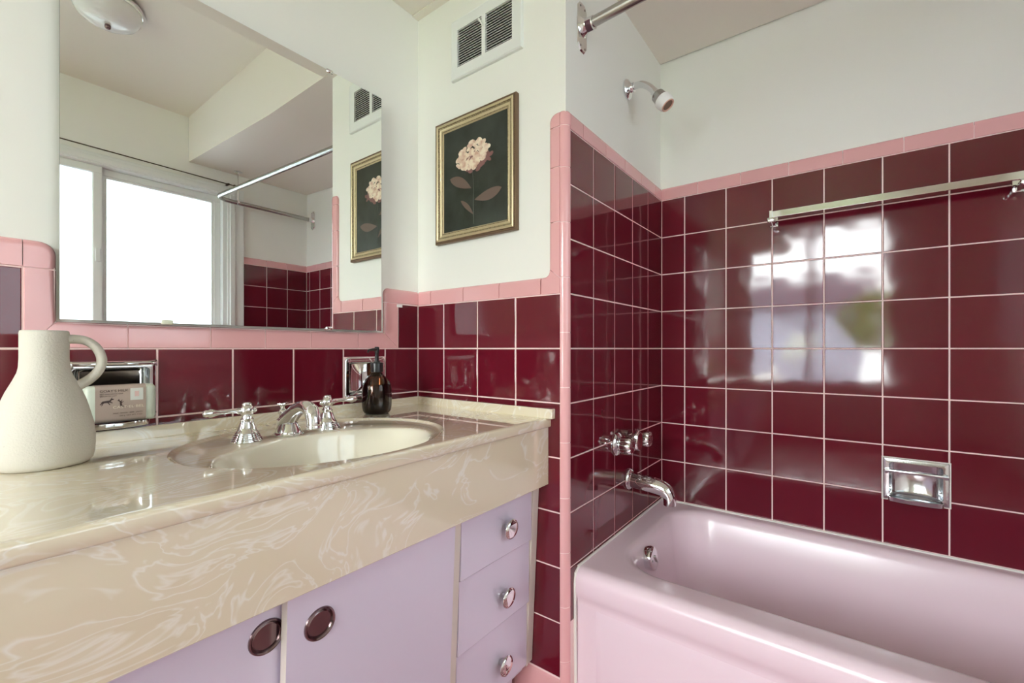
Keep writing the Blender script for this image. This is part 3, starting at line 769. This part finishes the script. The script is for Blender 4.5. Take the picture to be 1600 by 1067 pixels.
# raised apron panel
pn = bmesh.new()
pr_ = [(0, .0), (.012, .006), (.03, .009)]
rg = []
for d, h in pr_:
    rg.append([pn.verts.new((x, TY0+.0125-h, z)) for x, z in ((TX0+.06+d, .03+d), (TX1-.06-d, .03+d), (TX1-.06-d, .285-d), (TX0+.06+d, .285-d))])
for r0, r1 in zip(rg, rg[1:]):
    for k in range(4): pn.faces.new((r0[k], r0[(k+1) % 4], r1[(k+1) % 4], r1[k]))
pn.faces.new(rg[-1]); under(obj('apron_panel', pn, 'tub', smooth=60), tub)
def cl(a, b, r=.004): return tb([a, b], r, 8)
under(obj('caulk', cl((XF+.002, TY0+.02, ZRim+.001), (XF+.002, YB, ZRim+.001)), 'caulk'), tub)
under(obj('caulk', cl((XF+.002, YB-.002, ZRim+.001), (XR, YB-.002, ZRim+.001)), 'caulk'), tub)
under(obj('caulk', tb([(XF+.002, TY0+.03, ZRim), (XF+.002, TY0+.005, ZRim-.012), (XF+.002, TY0+.001, ZRim-.04), (XF+.002, TY0+.008, 0)], .0045, 8), 'caulk'), tub)
ovm = frame_mtx((.7245, 1.413, .336), (1, 0, .16))
ovf = under(obj('overflow_plate', lat([(.036, -.012), (.038, .004), (.036, .011), (.030, .0145), (.012, .016), (.0005, .0162)], 44, ovm), 'chrome', smooth=40), tub)
bmx = bx((-.004, -.012, .013), (.004, .012, .021), .002); bmesh.ops.transform(bmx, matrix=ovm @ Matrix.Rotation(.5, 4, 'Z'), verts=bmx.verts)
o = obj('trip_lever', bmx, 'chrome', smooth=40); under(o, tub); o.parent = ovf
o = obj('screw', lat([(.0005, .0150), (.0035, .0165), (.0035, .0172), (.0005, .0176)], 10, ovm @ Matrix.Translation((-.022, 0, -.001))), 'steel'); under(o, tub); o.parent = ovf

# ------------------------------------------------------------------ tub fittings
AX = Vector((1, 0, 0))
sp = thing('tub_spout', 'chrome tub filler spout over the rim at the corner', 'spout', (XF, 1.5, .55))
under(obj('flange', lat([(.034, -.001), (.036, .004), (.034, .009), (.027, .013), (.026, .016)], 36, frame_mtx((XF, 1.5, .552), AX)), 'chrome', smooth=40), sp)
under(obj('spout_body', tb(smoothpath([(XF, 1.5, .552), (XF+.05, 1.5, .549), (XF+.100, 1.5, .545), (XF+.128, 1.5, .536), (XF+.142, 1.5, .516), (XF+.144, 1.5, .490)], 6), [.026, .027, .026, .024, .021, .020], 26), 'chrome', smooth=60), sp)
va = thing('tub_valve', 'chrome three-handle tub valve set above the spout', 'faucet', (XF, 1.48, .695))
def fl(nf, amp): return lambda a, r, z: (amp*(abs(math.cos(nf*a/2))**.5-.5) if r > .012 and z > .012 else 0)
for y, z, esc in ((1.398, .693, .037), (1.562, .689, .030)):
    o1 = under(obj('escutcheon', lat([(esc, -.001), (esc+.001, .004), (esc-.003, .010), (.022, .015), (.016, .018)], 40, frame_mtx((XF, y, z), AX)), 'chrome', smooth=40), va)
    hp = [(.0130, .014), (.024, .017), (.0265, .021), (.0262, .050), (.0235, .056), (.014, .059), (.0005, .060)]
    under(obj('handle', lat(hp, 60, frame_mtx((XF, y, z), AX), flute=fl(6, .16)), 'chrome', smooth=45), va)
under(obj('stem', lat([(.016, 0), (.016, .020), (.013, .030)], 24, frame_mtx((XF, 1.478, .695), AX)), 'chrome', smooth=40), va)
bm = bmesh.new()
lathe(bm, [(.0135, .022), (.024, .026), (.026, .030), (.026, .046), (.024, .050), (.0005, .051)], 8, frame_mtx((XF, 1.478, .695), AX) @ Matrix.Diagonal((1.15, 1.35, 1, 1)))
bmesh.ops.bevel(bm, geom=list(bm.edges), offset=.0012, segments=2, affect='EDGES')
under(obj('diverter_handle', bm, 'chrome', smooth=35), va)

sh = thing('wall_shower', 'chrome and white shower head on a bent arm', 'shower head', (XF, 1.5, 1.93))
bm = lat([(.030, -.0062), (.031, .002), (.028, .006), (.017, .012), (.0155, .014), (.0155, .022), (.012, .023)], 8, frame_mtx((XF-.0062, 1.5, 1.931), AX)); 
under(obj('flange', lat([(.033, 0), (.034, .004), (.030, .010), (.018, .015), (.016, .018), (.0155, .026), (.012, .027)], 36, frame_mtx((XF-.0062, 1.5, 1.931), AX)), 'chrome', smooth=40), sh); bm.free()
under(obj('arm', tb(smoothpath([(XF-.004, 1.5, 1.931), (XF+.03, 1.5, 1.934), (XF+.055, 1.5, 1.927), (XF+.078, 1.5, 1.908), (XF+.098, 1.5, 1.882)], 6), .0115, 20), 'chrome', smooth=60), sh)
dh = Vector((.098-.078, 0, 1.882-1.908)).normalized(); ph = Vector((XF+.0905, 1.5, 1.890))
under(obj('swivel_nut', lat([(.0105, 0), (.0145, .001), (.0145, .014), (.0105, .015)], 6, frame_mtx(ph, dh)), 'chrome'), sh)
under(obj('head_body', lat([(.010, .012), (.0185, .016), (.022, .020), (.0235, .036), (.0255, .044)], 36, frame_mtx(ph, dh)), 'steel', smooth=40), sh)
col = under(obj('collar', lat([(.0255, .0435), (.0275, .047), (.0285, .060), (.0265, .072), (.0225, .077)], 40, frame_mtx(ph, dh), close=False), 'plastic', smooth=50), sh)
under(obj('spray_ring', lat([(.0226, .0768), (.0225, .079), (.019, .0795), (.0175, .077)], 40, frame_mtx(ph, dh), close=False), 'peach', smooth=50), sh)
under(obj('spray_face', lat([(.0180, .0768), (.014, .0755), (.0005, .0752)], 30, frame_mtx(ph, dh)), mat('brown_spray_plate', (.25, .17, .12), .5)), sh)
bm = bmesh.new()
for k in range(9):
    a = 2*PI*k/8; r = .009 if k < 8 else 0
    lathe(bm, [(.0013, .0752), (.0013, .0764), (.0002, .0765)], 8, frame_mtx(ph, dh) @ Matrix.Translation((r*math.cos(a), r*math.sin(a), 0)))
under(obj('spray_nozzles', bm, 'dark'), sh)

# ------------------------------------------------------------------ shower rod
rod = thing('shower_curtain_rod', 'steel L-shaped shower curtain rod on flanges above the tub', 'rod', (XF, 1.165, 1.95))
def zr(x): return 1.957+(x-XF)*.046
pts = [(XF+.03, 1.165, zr(XF+.03)), (1.4, 1.165, zr(1.4)), (2.10, 1.165, zr(2.10))]
cxr, cyr, rr_ = 2.10, 1.265, .10
for a in (-67, -45, -22, 0): pts.append((cxr+rr_*math.cos(math.radians(a)), cyr+rr_*math.sin(math.radians(a)), zr(2.17)))
pts += [(2.20, 1.5, zr(2.2)), (2.20, YB-.035, zr(2.2))]
under(obj('rod_tube', tb(pts, .0145, 20), 'steel', smooth=60), rod)
def flange(loc, ax):
    bm = bmesh.new(); m_ = frame_mtx(loc, ax)
    zax = (m_.to_3x3().inverted() @ Vector((0, 0, 1)))
    ang = math.atan2(zax.y, zax.x); mm = m_ @ Matrix.Rotation(ang, 4, 'Z')       # local x = world up
    o_ = [(-.072, -.012), (-.056, -.026), (.056, -.026), (.072, -.012), (.072, .012), (.056, .026), (-.056, .026), (-.072, .012)]
    lo = [bm.verts.new((x, y, 0)) for x, y in o_]; hi = [bm.verts.new((x*.95, y*.93, .004)) for x, y in o_]
    bm.faces.new(lo[::-1]); bm.faces.new(hi)
    for k in range(8): bm.faces.new((lo[k], lo[(k+1) % 8], hi[(k+1) % 8], hi[k]))
    bmesh.ops.transform(bm, matrix=mm, verts=bm.verts)
    lathe(bm, [(.030, .003), (.023, .010), (.0185, .020), (.0180, .040), (.0145, .041)], 28, m_)
    f = under(obj('flange', bm, 'chrome', smooth=35), rod)
    for sx in (-1, 1):
        for sy in (-1, 1):
            o = obj('screw', lat([(.0030, .0035), (.0028, .0052), (.0005, .0058)], 10, mm @ Matrix.Translation((sx*.058, sy*.013, 0))), 'steel'); under(o, rod); o.parent = f
    return f
flange((XF-.0062, 1.165, zr(XF)), (1, 0, 0)); flange((2.20, YB+.0062, zr(2.2)), (0, -1, 0))
# sticker around the collar of the near flange
bm = bmesh.new(); lathe(bm, [(.0191, .018), (.0188, .036)], 28, frame_mtx((XF-.0062, 1.165, zr(XF)), (1, 0, 0)), close=False)
bm.faces.ensure_lookup_table()
keepf = [f for f in bm.faces if f.calc_center_median().y < 1.165+.004 and f.calc_center_median().z < zr(XF)+.002]
bmesh.ops.delete(bm, geom=[f for f in bm.faces if f not in keepf], context='FACES')
under(obj('sticker', bm, mat('maroon_sticker', (.09, .03, .05), .4)), rod)
under(obj('ceiling_hanger', tb([(2.20, 1.309, 2.246), (2.20, 1.309, zr(2.2)-.004)], .0045, 10), 'chrome'), rod)
under(obj('hanger_plate', lat([(.026, 0), (.026, -.004), (.008, -.010), (.005, -.016)], 24, Matrix.Translation((2.20, 1.309, 2.2465))), 'chrome', smooth=40), rod)
under(obj('hanger_ring', lat([(.0150, -.007), (.0172, -.005), (.0172, .005), (.0150, .007)], 24, frame_mtx((2.20, 1.309, zr(2.2)), (0, 1, 0)), close=False), 'chrome', smooth=40), rod)

# ------------------------------------------------------------------ towel bar
tw = thing('towel_bar', 'square chrome towel bar mounted on the burgundy tile over the tub', 'towel bar', (1.31, YB, 1.47))
under(obj('bar', bx((1.018, 1.768, 1.4665), (1.622, 1.778, 1.4885), .0012), 'chrome'), tw)
for x in (1.020, 1.612):
    bm = bmesh.new(); box(bm, (x-.014, YB-.012, 1.448), (x+.014, YB+.001, 1.486), .004); box(bm, (x-.009, 1.764, 1.450), (x+.009, YB-.006, 1.468), .003); box(bm, (x-.012, 1.762, 1.452), (x+.012, 1.779, 1.4665), .003)
    br = under(obj('bracket', bm, 'chrome', smooth=35), tw)
    o = obj('screw', lat([(.0005, 0), (.004, 0), (.004, -.004), (.0025, -.006), (.0005, -.0065)], 12, Matrix.Translation((x+.016, 1.79, 1.452))), 'steel'); under(o, tw); o.parent = br
    if x < 1.1:
        o = obj('bar_end', bx((x-.006, 1.766, 1.464), (x+.004, 1.780, 1.491), .001), 'chrome'); under(o, tw); o.parent = br

# ------------------------------------------------------------------ recessed chrome fittings
def ringplate(W, h, inn, n1=.004, r=.006):
    """plate with a rectangular window, rounded edge; h outer rect, inn inner rect"""
    bm = bmesh.new()
    prof = [(0, -.004), (0, n1*.4), (.0012, n1*.85), (.003, n1), (1, n1), (1.01, n1*.6), (1.02, -.006)]
    rg = []
    for d, n_ in prof:
        if d < 1: R4 = (h[0]+d, h[1]-d, h[2]+d, h[3]-d); rad = r
        else: R4 = (inn[0]+(d-1)*.05, inn[1]-(d-1)*.05, inn[2]+(d-1)*.05, inn[3]-(d-1)*.05); rad = .008
        rg.append([bm.verts.new(W.p(a, b, n_)) for a, b in rrect(*R4, rad, 5)])
    for r0, r1 in zip(rg, rg[1:]):
        L = len(r0)
        for k in range(L): bm.faces.new((r0[k], r0[(k+1) % L], r1[(k+1) % L], r1[k]))
    return bm
def cavity(W, inn, depth, curved=True):
    bm = bmesh.new(); u0, u1, v0, v1 = inn; cu, hw = (u0+u1)/2, (u1-u0)/2; n = 24
    rows = []
    for v in [v0, v0+.0035, v0+.010, v1-.010, v1-.0035, v1]:
        k = 1.0; s = {v0: .80, v1: .80}.get(v, 1.0); s = .93 if (v == v0+.0035 or v == v1-.0035) else s
        row = []
        for i in range(n+1):
            a = PI*i/n; row.append(bm.verts.new(W.p(cu-hw*math.cos(a), v, -.004-depth*s*(math.sin(a)**.75))))
        rows.append(row)
    for r0, r1 in zip(rows, rows[1:]):
        for k in range(n): bm.faces.new((r0[k], r0[k+1], r1[k+1], r1[k]))
    bm.faces.new(rows[0]); bm.faces.new(rows[-1])
    return bm
def tray(W, u0, u1, v, out, h, wall_t=.0018):
    """bow-fronted shallow tray with a rim"""
    bm = bmesh.new(); cu, hw = (u0+u1)/2, (u1-u0)/2; n = 20
    def pt(i, off, z):
        a = PI*i/n; return W.p(cu-(hw-off)*math.cos(a), z, (out-off)*(math.sin(a)**.55) if 0 < i < n else 0)
    rows = [[bm.verts.new(pt(i, o_, z)) for i in range(n+1)] for o_, z in ((.004, v), (.001, v+.001), (0, v+.003), (0, v+h), (wall_t, v+h), (wall_t, v+.0035))]
    for r0, r1 in zip(rows, rows[1:]):
        for k in range(n): bm.faces.new((r0[k], r0[k+1], r1[k+1], r1[k]))
    bm.faces.new(rows[0]); bm.faces.new(rows[-1])
    return bm
# soap dish on the mirror wall
sd = thing('recessed_soap_dish', 'chrome soap dish recessed in burgundy tile behind the cream jug', 'soap dish', (0, .235, .92))
inn = ins(SV1, .0125)
under(obj('faceplate', ringplate(WV, (SV1[0]+.001, SV1[1]-.001, SV1[2]+.001, SV1[3]), inn), 'chrome', smooth=40), sd)
under(obj('cavity', cavity(WV, (inn[0]-.0008, inn[1]+.0008, inn[2]-.0008, inn[3]+.0008), .040), 'chrome', smooth=50), sd)
hd = bmesh.new(); n = 20; rows = []
for dn, z in ((0, .9885), (.014, .9865), (.018, .981), (.016, .977), (.0, .9755)):
    rows.append([hd.verts.new((.002+dn*(math.sin(PI*i/n)**.35 if 0 < i < n else 0), SV1[0]-.001+(SV1[1]-SV1[0]+.002)*i/n, z)) for i in range(n+1)])
for r0, r1 in zip(rows, rows[1:]):
    for k in range(n): hd.faces.new((r0[k], r0[k+1], r1[k+1], r1[k]))
under(obj('hood', hd, 'chrome', smooth=60), sd)
under(obj('tray', tray(WV, SV1[0]+.006, SV1[1]-.016, .8500, .052, .0115), 'chrome', smooth=40), sd)
under(obj('screw', lat([(.0035, 0), (.0035, .003), (.0005, .004)], 10, frame_mtx((.003, .3045, .872), AX)), 'steel'), sd)
soap = thing('soap_bar', 'pale green soap bar in a printed kraft paper band in the chrome dish', 'soap', (.026, .243, .8625))
under(obj('bar', bx((.008, .186, .8625), (.0405, .2995, .9375), .009, 4), 'soap', smooth=60), soap)
bm = bmesh.new(); lo_, hi_ = [[bm.verts.new((x, y, z)) for x, z in rrect(.0072, .0413, .8618, .9382, .0095, 5)] for y in (.201, .2815)]
for k in range(len(lo_)): bm.faces.new((lo_[k], lo_[(k+1) % len(lo_)], hi_[(k+1) % len(lo_)], hi_[k]))
band = under(obj('paper_band', bm, 'kraft', smooth=60), soap)
def text(s, size, y, z, m, parent, x=.0416, w=None, name='lettering', sx=1.0, face=None, root=None):
    cu = bpy.data.curves.new('lettering', 'FONT'); cu.body = s; cu.size = size; cu.extrude = .00008; cu.space_character = 1.05
    t = bpy.data.objects.new('tmp', cu); sc.collection.objects.link(t)
    dg = bpy.context.evaluated_depsgraph_get(); me = bpy.data.meshes.new_from_object(t.evaluated_get(dg)); bpy.data.objects.remove(t)
    me.name = name; me.materials.clear(); me.materials.append(M[m])
    wd = max(v.co.x for v in me.vertices)-min(v.co.x for v in me.vertices)
    if w: sx = w/wd
    for v in me.vertices: v.co = Vector((x+v.co.z, y+v.co.x*sx, z+v.co.y))
    o = link(name, me, None); under(o, root); o.parent = parent; return o
TX = dict(parent=band, root=soap)
text("GOAT'S MILK", .0068, .2075, .9245, 'ink', w=.044, **TX)
text("MILK MOISTURISING SOAP", .0032, .2075, .9195, 'ink', w=.036, **TX)
text("SAVON AU LAIT", .0032, .2075, .9155, 'ink', w=.026, **TX)
text("CAST\u00b7EL\u00b7BEL", .0072, .2275, .8905, 'goldink', x=.0419, w=.050, **TX)
text("SOAP \u00b7 SAVON \u00b7 SEIFE \u00b7 JABON", .0032, .228, .8795, 'ink', w=.047, **TX)
text("200 g  NET WT. 7 OZ", .0032, .238, .8740, 'ink', w=.037, **TX)
o = obj('stamp', bx((.0412, .2555, .9055), (.0418, .2765, .9305)), 'stamp'); under(o, soap); o.parent = band
o = obj('stamp_print', bx((.0417, .2625, .913), (.0420, .2695, .924), .0001), 'stamppink'); under(o, soap); o.parent = band
def poly(pts, o_, s, flipx=1):
    bm = bmesh.new(); bm.faces.new([bm.verts.new((.04165, o_[0]+flipx*x*s, o_[1]+z*s)) for x, z in pts]); return bm
goat = [(0, 3), (1, 4.2), (3.5, 4.6), (5.5, 4.8), (6.6, 6.4), (7.2, 7.4), (7.0, 6.2), (8.4, 5.6), (7.9, 5.0), (6.8, 4.9), (6.2, 3.6), (7.6, 2.6), (7.2, 2.2), (5.6, 3.0), (5.0, 2.8), (6.0, 1.0), (5.5, .9), (4.2, 2.7), (2.2, 2.7), (1.6, 2.2), (.6, .4), (.1, .5), (1.0, 2.3), (-.4, 1.2), (-.8, 1.5), (.3, 2.8), (-.5, 3.6)]
o = obj('goat_drawing', poly(goat, (.2095, .8965), .0024), 'ink'); under(o, soap); o.parent = band
o = obj('goat_drawing', poly([(z*.9, x) for x, z in goat], (.2455, .8935), .0019, -1), 'ink'); bmesh; under(o, soap); o.parent = band
for v in o.data.vertices: v.co.y += .001
# tumbler holder on the mirror wall
th_ = thing('recessed_tumbler_holder', 'chrome tumbler holder recessed in burgundy tile behind the amber bottle', 'tumbler holder', (0, .848, .92))
inn = ins(SV2, .014)
under(obj('faceplate', ringplate(WV, (SV2[0]+.001, SV2[1]-.001, SV2[2]+.001, SV2[3]), inn, r=.012), 'chrome', smooth=40), th_)
under(obj('cavity', cavity(WV, (inn[0]-.0008, inn[1]+.0008, inn[2]-.0008, inn[3]+.0008), .045), 'chrome', smooth=50), th_)
under(obj('tray', tray(WV, SV2[0]+.006, SV2[1]-.006, .8545, .040, .010), 'chrome', smooth=40), th_)
hk = smoothpath([(.004, .800, .872), (.020, .805, .880), (.030, .830, .905), (.012, .850, .925)], 6)
under(obj('brush_hook', tb(hk, [.004, .003, .004, .0015], 8, 1.6), 'chrome', smooth=60), th_)
# soap dish over the tub
sb = thing('tub_soap_dish', 'worn chrome soap dish with grab bar in the tile over the tub', 'soap dish', (1.398, YB, .60))
inn = (SB[0]+.014, SB[1]-.014, SB[2]+.014, SB[3]-.014)
under(obj('faceplate', ringplate(WB, SB, inn, .005, .002), 'worn', smooth=40), sb)
under(obj('cavity', cavity(WB, (inn[0]-.0008, inn[1]+.0008, inn[2]-.0008, inn[3]+.0008), .042), 'worn', smooth=50), sb)
under(obj('tray', tray(WB, SB[0]+.010, SB[1]-.012, .5345, .030, .014), 'worn', smooth=40), sb)
gb = bmesh.new()
A, B = WB.p(SB[0]+.002, .6245, .005), WB.p(SB[1]-.002, .6345, .020); box(gb, [min(A[i], B[i]) for i in range(3)], [max(A[i], B[i]) for i in range(3)], .0035)
for uu in (SB[0]+.004, SB[1]-.012):
    A, B = WB.p(uu, .620, .0), WB.p(uu+.008, .6345, .016); box(gb, [min(A[i], B[i]) for i in range(3)], [max(A[i], B[i]) for i in range(3)], .002)
under(obj('grab_bar', gb, 'worn', smooth=40), sb)
for uu, zz in ((inn[0]+.004, .575), (inn[1]-.004, .575)):
    under(obj('screw', lat([(.0035, -.002), (.0035, .0015), (.0005, .0025)], 10, frame_mtx(WB.p(uu, zz, -.012), (0, -1, 0))), 'steel'), sb)
under(obj('caulk', mitre(WB, SB[0]-.004, SB[1]+.004, SB[2]-.003, SB[3]+.003, [(0, -.001), (.001, .0018), (.0045, .0022)]), 'caulk'), sb)

# ------------------------------------------------------------------ sink faucet (widespread set)
ZD = ZK-.0062
fa = thing('widespread_faucet', 'chrome three-piece widespread faucet with lever handles behind the sink', 'faucet', (.184, .517, ZD))
bell = [(.0008, 0), (.0305, 0), (.0315, .0012), (.0312, .0030), (.0285, .0050), (.0297, .0068), (.0265, .0088), (.0277, .0106), (.0243, .0128), (.0255, .0146), (.0220, .0170), (.0231, .0188), (.0196, .0225), (.0168, .030), (.0142, .038), (.0126, .045), (.0130, .0465), (.0130, .0485), (.0100, .0500), (.0092, .0535), (.0094, .0560), (.0120, .0585), (.0140, .0625), (.0147, .0670), (.0142, .0715), (.0122, .0755), (.0090, .0785), (.0098, .0800), (.0094, .0825), (.0070, .0845), (.0008, .0852)]
for y, s, lab in ((.423, -1, 1), (.611, 1, 2)):
    hb = under(obj('handle', lat(bell, 48, Matrix.Translation((.184, y, ZD))), 'chrome', smooth=40), fa)
    lp = [(.0062, 0), (.0066, .006), (.0040, .010), (.0034, .022), (.0042, .040), (.0066, .050), (.0088, .056), (.0092, .060), (.0070, .064), (.0076, .067), (.0060, .071), (.0008, .073)]
    o = obj('lever', lat(lp, 24, frame_mtx((.184, y+s*.011, ZD+.0665), (0, s, .03))), 'chrome', smooth=50); under(o, fa); o.parent = hb
    o = obj('lever_cap', lat([(.006, 0), (.0062, .004), (.004, .007), (.0008, .008)], 16, frame_mtx((.184, y-s*.0125, ZD+.0665), (0, -s, 0))), 'chrome', smooth=50); under(o, fa); o.parent = hb
el = lambda a, r, z: .22*abs(math.cos(a))**2
under(obj('spout_base', lat([(.0008, 0), (.0300, 0), (.0308, .0012), (.0300, .0035), (.0270, .0055), (.0262, .009), (.0225, .016), (.0185, .026)], 48, Matrix.Translation((.178, .517, ZD)), flute=el), 'chrome', smooth=40), fa)
pth = smoothpath([(.160, .517, ZD+.010), (.172, .517, ZD+.030), (.196, .517, ZD+.048), (.226, .517, ZD+.064), (.256, .517, ZD+.070), (.281, .517, ZD+.062), (.291, .517, ZD+.044), (.292, .517, ZD+.032)], 6)
under(obj('spout', tb(pth, [.022, .021, .0175, .0155, .0155, .0160, .0160, .0165], 24), 'chrome', smooth=60), fa)
under(obj('aerator', lat([(.0145, 0), (.0165, .002), (.0165, .009), (.0150, .011)], 28, Matrix.Translation((.292, .517, ZD+.024))), 'chrome', smooth=40), fa)
pk = [(.0130, 0), (.0130, .004), (.0085, .008), (.0062, .014), (.0100, .020), (.0106, .024), (.0080, .028), (.0050, .031), (.0048, .036), (.0110, .039), (.0150, .0415), (.0145, .044), (.0070, .0460), (.0008, .0470)]
under(obj('lift_knob', lat(pk, 32, Matrix.Translation((.148, .517, ZD+.028))), 'chrome', smooth=40), fa)

# ------------------------------------------------------------------ jug
jug = thing('ceramic_jug', 'cream speckled stoneware jug with a loop handle on the counter', 'jug', (.157, .119, ZK))
jp = [(.0008, .000), (.050, .000), (.0555, .002), (.0595, .007), (.0615, .015), (.0630, .032), (.0626, .050), (.0600, .070), (.0560, .087), (.0515, .106), (.0450, .125), (.0372, .143), (.0322, .156), (.0305, .165), (.0298, .180), (.0298, .222), (.0290, .2255), (.0272, .2265), (.0255, .2250), (.0252, .215), (.0255, .17), (.030, .15), (.05, .10), (.0008, .09)]
under(obj('body', lat([(r_, z_) for r_, z_ in jp], 72, Matrix.Translation((.157, .119, ZK))), 'stone', smooth=50), jug)
b_ = math.radians(83.7); hx, hy = math.cos(b_), math.sin(b_)
H = lambda r, z: (.157+hx*r, .119+hy*r, z)
hp_ = smoothpath([H(.024, 1.0285), H(.036, 1.0295), H(.050, 1.0265), H(.0625, 1.0160), H(.0695, 1.000), H(.0700, .985), H(.0640, .970), H(.0535, .958), H(.0400, .948), H(.0340, .943)], 6)
under(obj('handle', tb(hp_, [.0075, .0078, .0075, .0073, .0073, .0073, .0075, .0080, .0085, .0085], 20, 1.25), 'stone', smooth=60), jug)

# ------------------------------------------------------------------ soap bottle
bo = thing('soap_pump_bottle', 'round amber glass pump bottle with black pump by the backsplash', 'bottle', (.097, .822, ZK-.004))
zb = ZK-.0005
ST = lambda pr_: [(a, b*1.16) for a, b in pr_]
bp = [(.0008, 0), (.030, 0), (.0365, .003), (.0405, .009), (.0430, .019), (.0438, .032), (.0438, .055), (.0432, .066), (.0400, .079), (.0330, .090), (.0230, .098), (.0165, .105), (.0150, .109), (.0150, .114), (.0008, .114)]
under(obj('bottle_glass', lat(ST(bp), 56, Matrix.Translation((.097, .822, zb))), 'amber', smooth=60), bo)
liq = [(.0008, .003), (.029, .003), (.035, .006), (.0390, .012), (.0412, .022), (.0418, .050), (.0405, .064), (.0365, .077), (.0008, .078)]
under(obj('liquid', lat(ST(liq), 40, Matrix.Translation((.097, .822, zb))), mat('dark_liquid', (.06, .02, .009), .1), smooth=60), bo)
under(obj('pump_collar', lat(ST([(.0155, .108), (.0178, .109), (.0180, .130), (.0170, .1325), (.0095, .1335), (.0085, .137)]), 36, Matrix.Translation((.097, .822, zb)), flute=lambda a, r, z: .02*math.cos(24*a) if r > .017 else 0), 'black', smooth=40), bo)
under(obj('pump_stem', lat(ST([(.0060, .132), (.0058, .158), (.0065, .160), (.0072, .163), (.0072, .171), (.0055, .174), (.0008, .1745)]), 24, Matrix.Translation((.097, .822, zb))), 'black', smooth=50), bo)
nz = [(.097, .822, zb+.194), (.105, .803, zb+.194), (.114, .781, zb+.192), (.116, .777, zb+.185)]
under(obj('nozzle', tb(nz, [.0050, .0040, .0030, .0024], 12), 'black', smooth=60), bo)

# ------------------------------------------------------------------ outside, glimpsed in the glazed tiles through the clear window
M['bark'] = mat('bark', (.08, .06, .045), .9); M['leafg'] = mat('leaf_green', (.16, .30, .05), .6); vary(M['leafg'], (.16, .30, .05), .2)
M['lawn'] = mat('lawn', (.10, .17, .05), .9); M['siding'] = mat('lavender_grey_siding', (.55, .56, .72), .7); M['roof'] = mat('roof_shingle', (.10, .09, .11), .8)
tr = thing('garden_tree', 'leafy green tree outside, seen only as a reflection in the tub tile', 'tree', (1.9, -8.6, -.6))
under(obj('trunk', tb(smoothpath([(1.9, -8.6, -.6), (1.95, -8.55, .4), (1.88, -8.6, 1.4)], 5), [.14, .10, .07], 10), 'bark'), tr)
bm = bmesh.new(); rnd = random.Random(4)
for i in range(1400):
    th, ph_ = rnd.uniform(0, 2*PI), math.acos(rnd.uniform(-1, 1)); r = .95*rnd.uniform(.55, 1)
    c_ = Vector((1.9+r*math.sin(ph_)*math.cos(th)*.9, -8.6+r*math.sin(ph_)*math.sin(th)*.9, 1.55+r*math.cos(ph_)*.8))
    q = Matrix.Rotation(rnd.uniform(0, 6.3), 3, 'Z') @ Matrix.Rotation(rnd.uniform(0, 3.1), 3, 'X')
    vs_ = [bm.verts.new(c_+q @ Vector(p)) for p in ((-.09, 0, 0), (0, -.045, 0), (.09, 0, 0), (0, .045, .02))]
    bm.faces.new(vs_)
fo = under(obj('foliage', bm, 'leafg'), tr); fo['kind'] = 'stuff'
hs = thing('neighbour_house', 'lavender grey house outside, seen only as a reflection in the tub tile', 'house', (-.6, -11, -.6))
under(obj('wall', bx((-3.2, -13.5, -.6), (1.5, -11, 2.1)), 'siding'), hs)
bm = bmesh.new(); V_ = [bm.verts.new(p) for p in ((-3.5, -13.8, 2.1), (1.8, -13.8, 2.1), (1.8, -10.7, 2.1), (-3.5, -10.7, 2.1), (-3.5, -12.2, 3.2), (1.8, -12.2, 3.2))]
for f in ((0, 1, 2, 3), (3, 2, 5, 4), (0, 4, 5, 1), (0, 3, 4), (1, 5, 2)): bm.faces.new([V_[i] for i in f])
under(obj('roof', bm, 'roof'), hs)
for x in (-1.6, .2): under(obj('window', bx((x-.35, -11.02, .7), (x+.35, -10.96, 1.6), .02), 'white'), hs)
tag(obj('garden_lawn', bx((-14, -22, -.9), (14, -3.4, -.601)), 'lawn'), 'green lawn outside below the clear window', 'lawn')
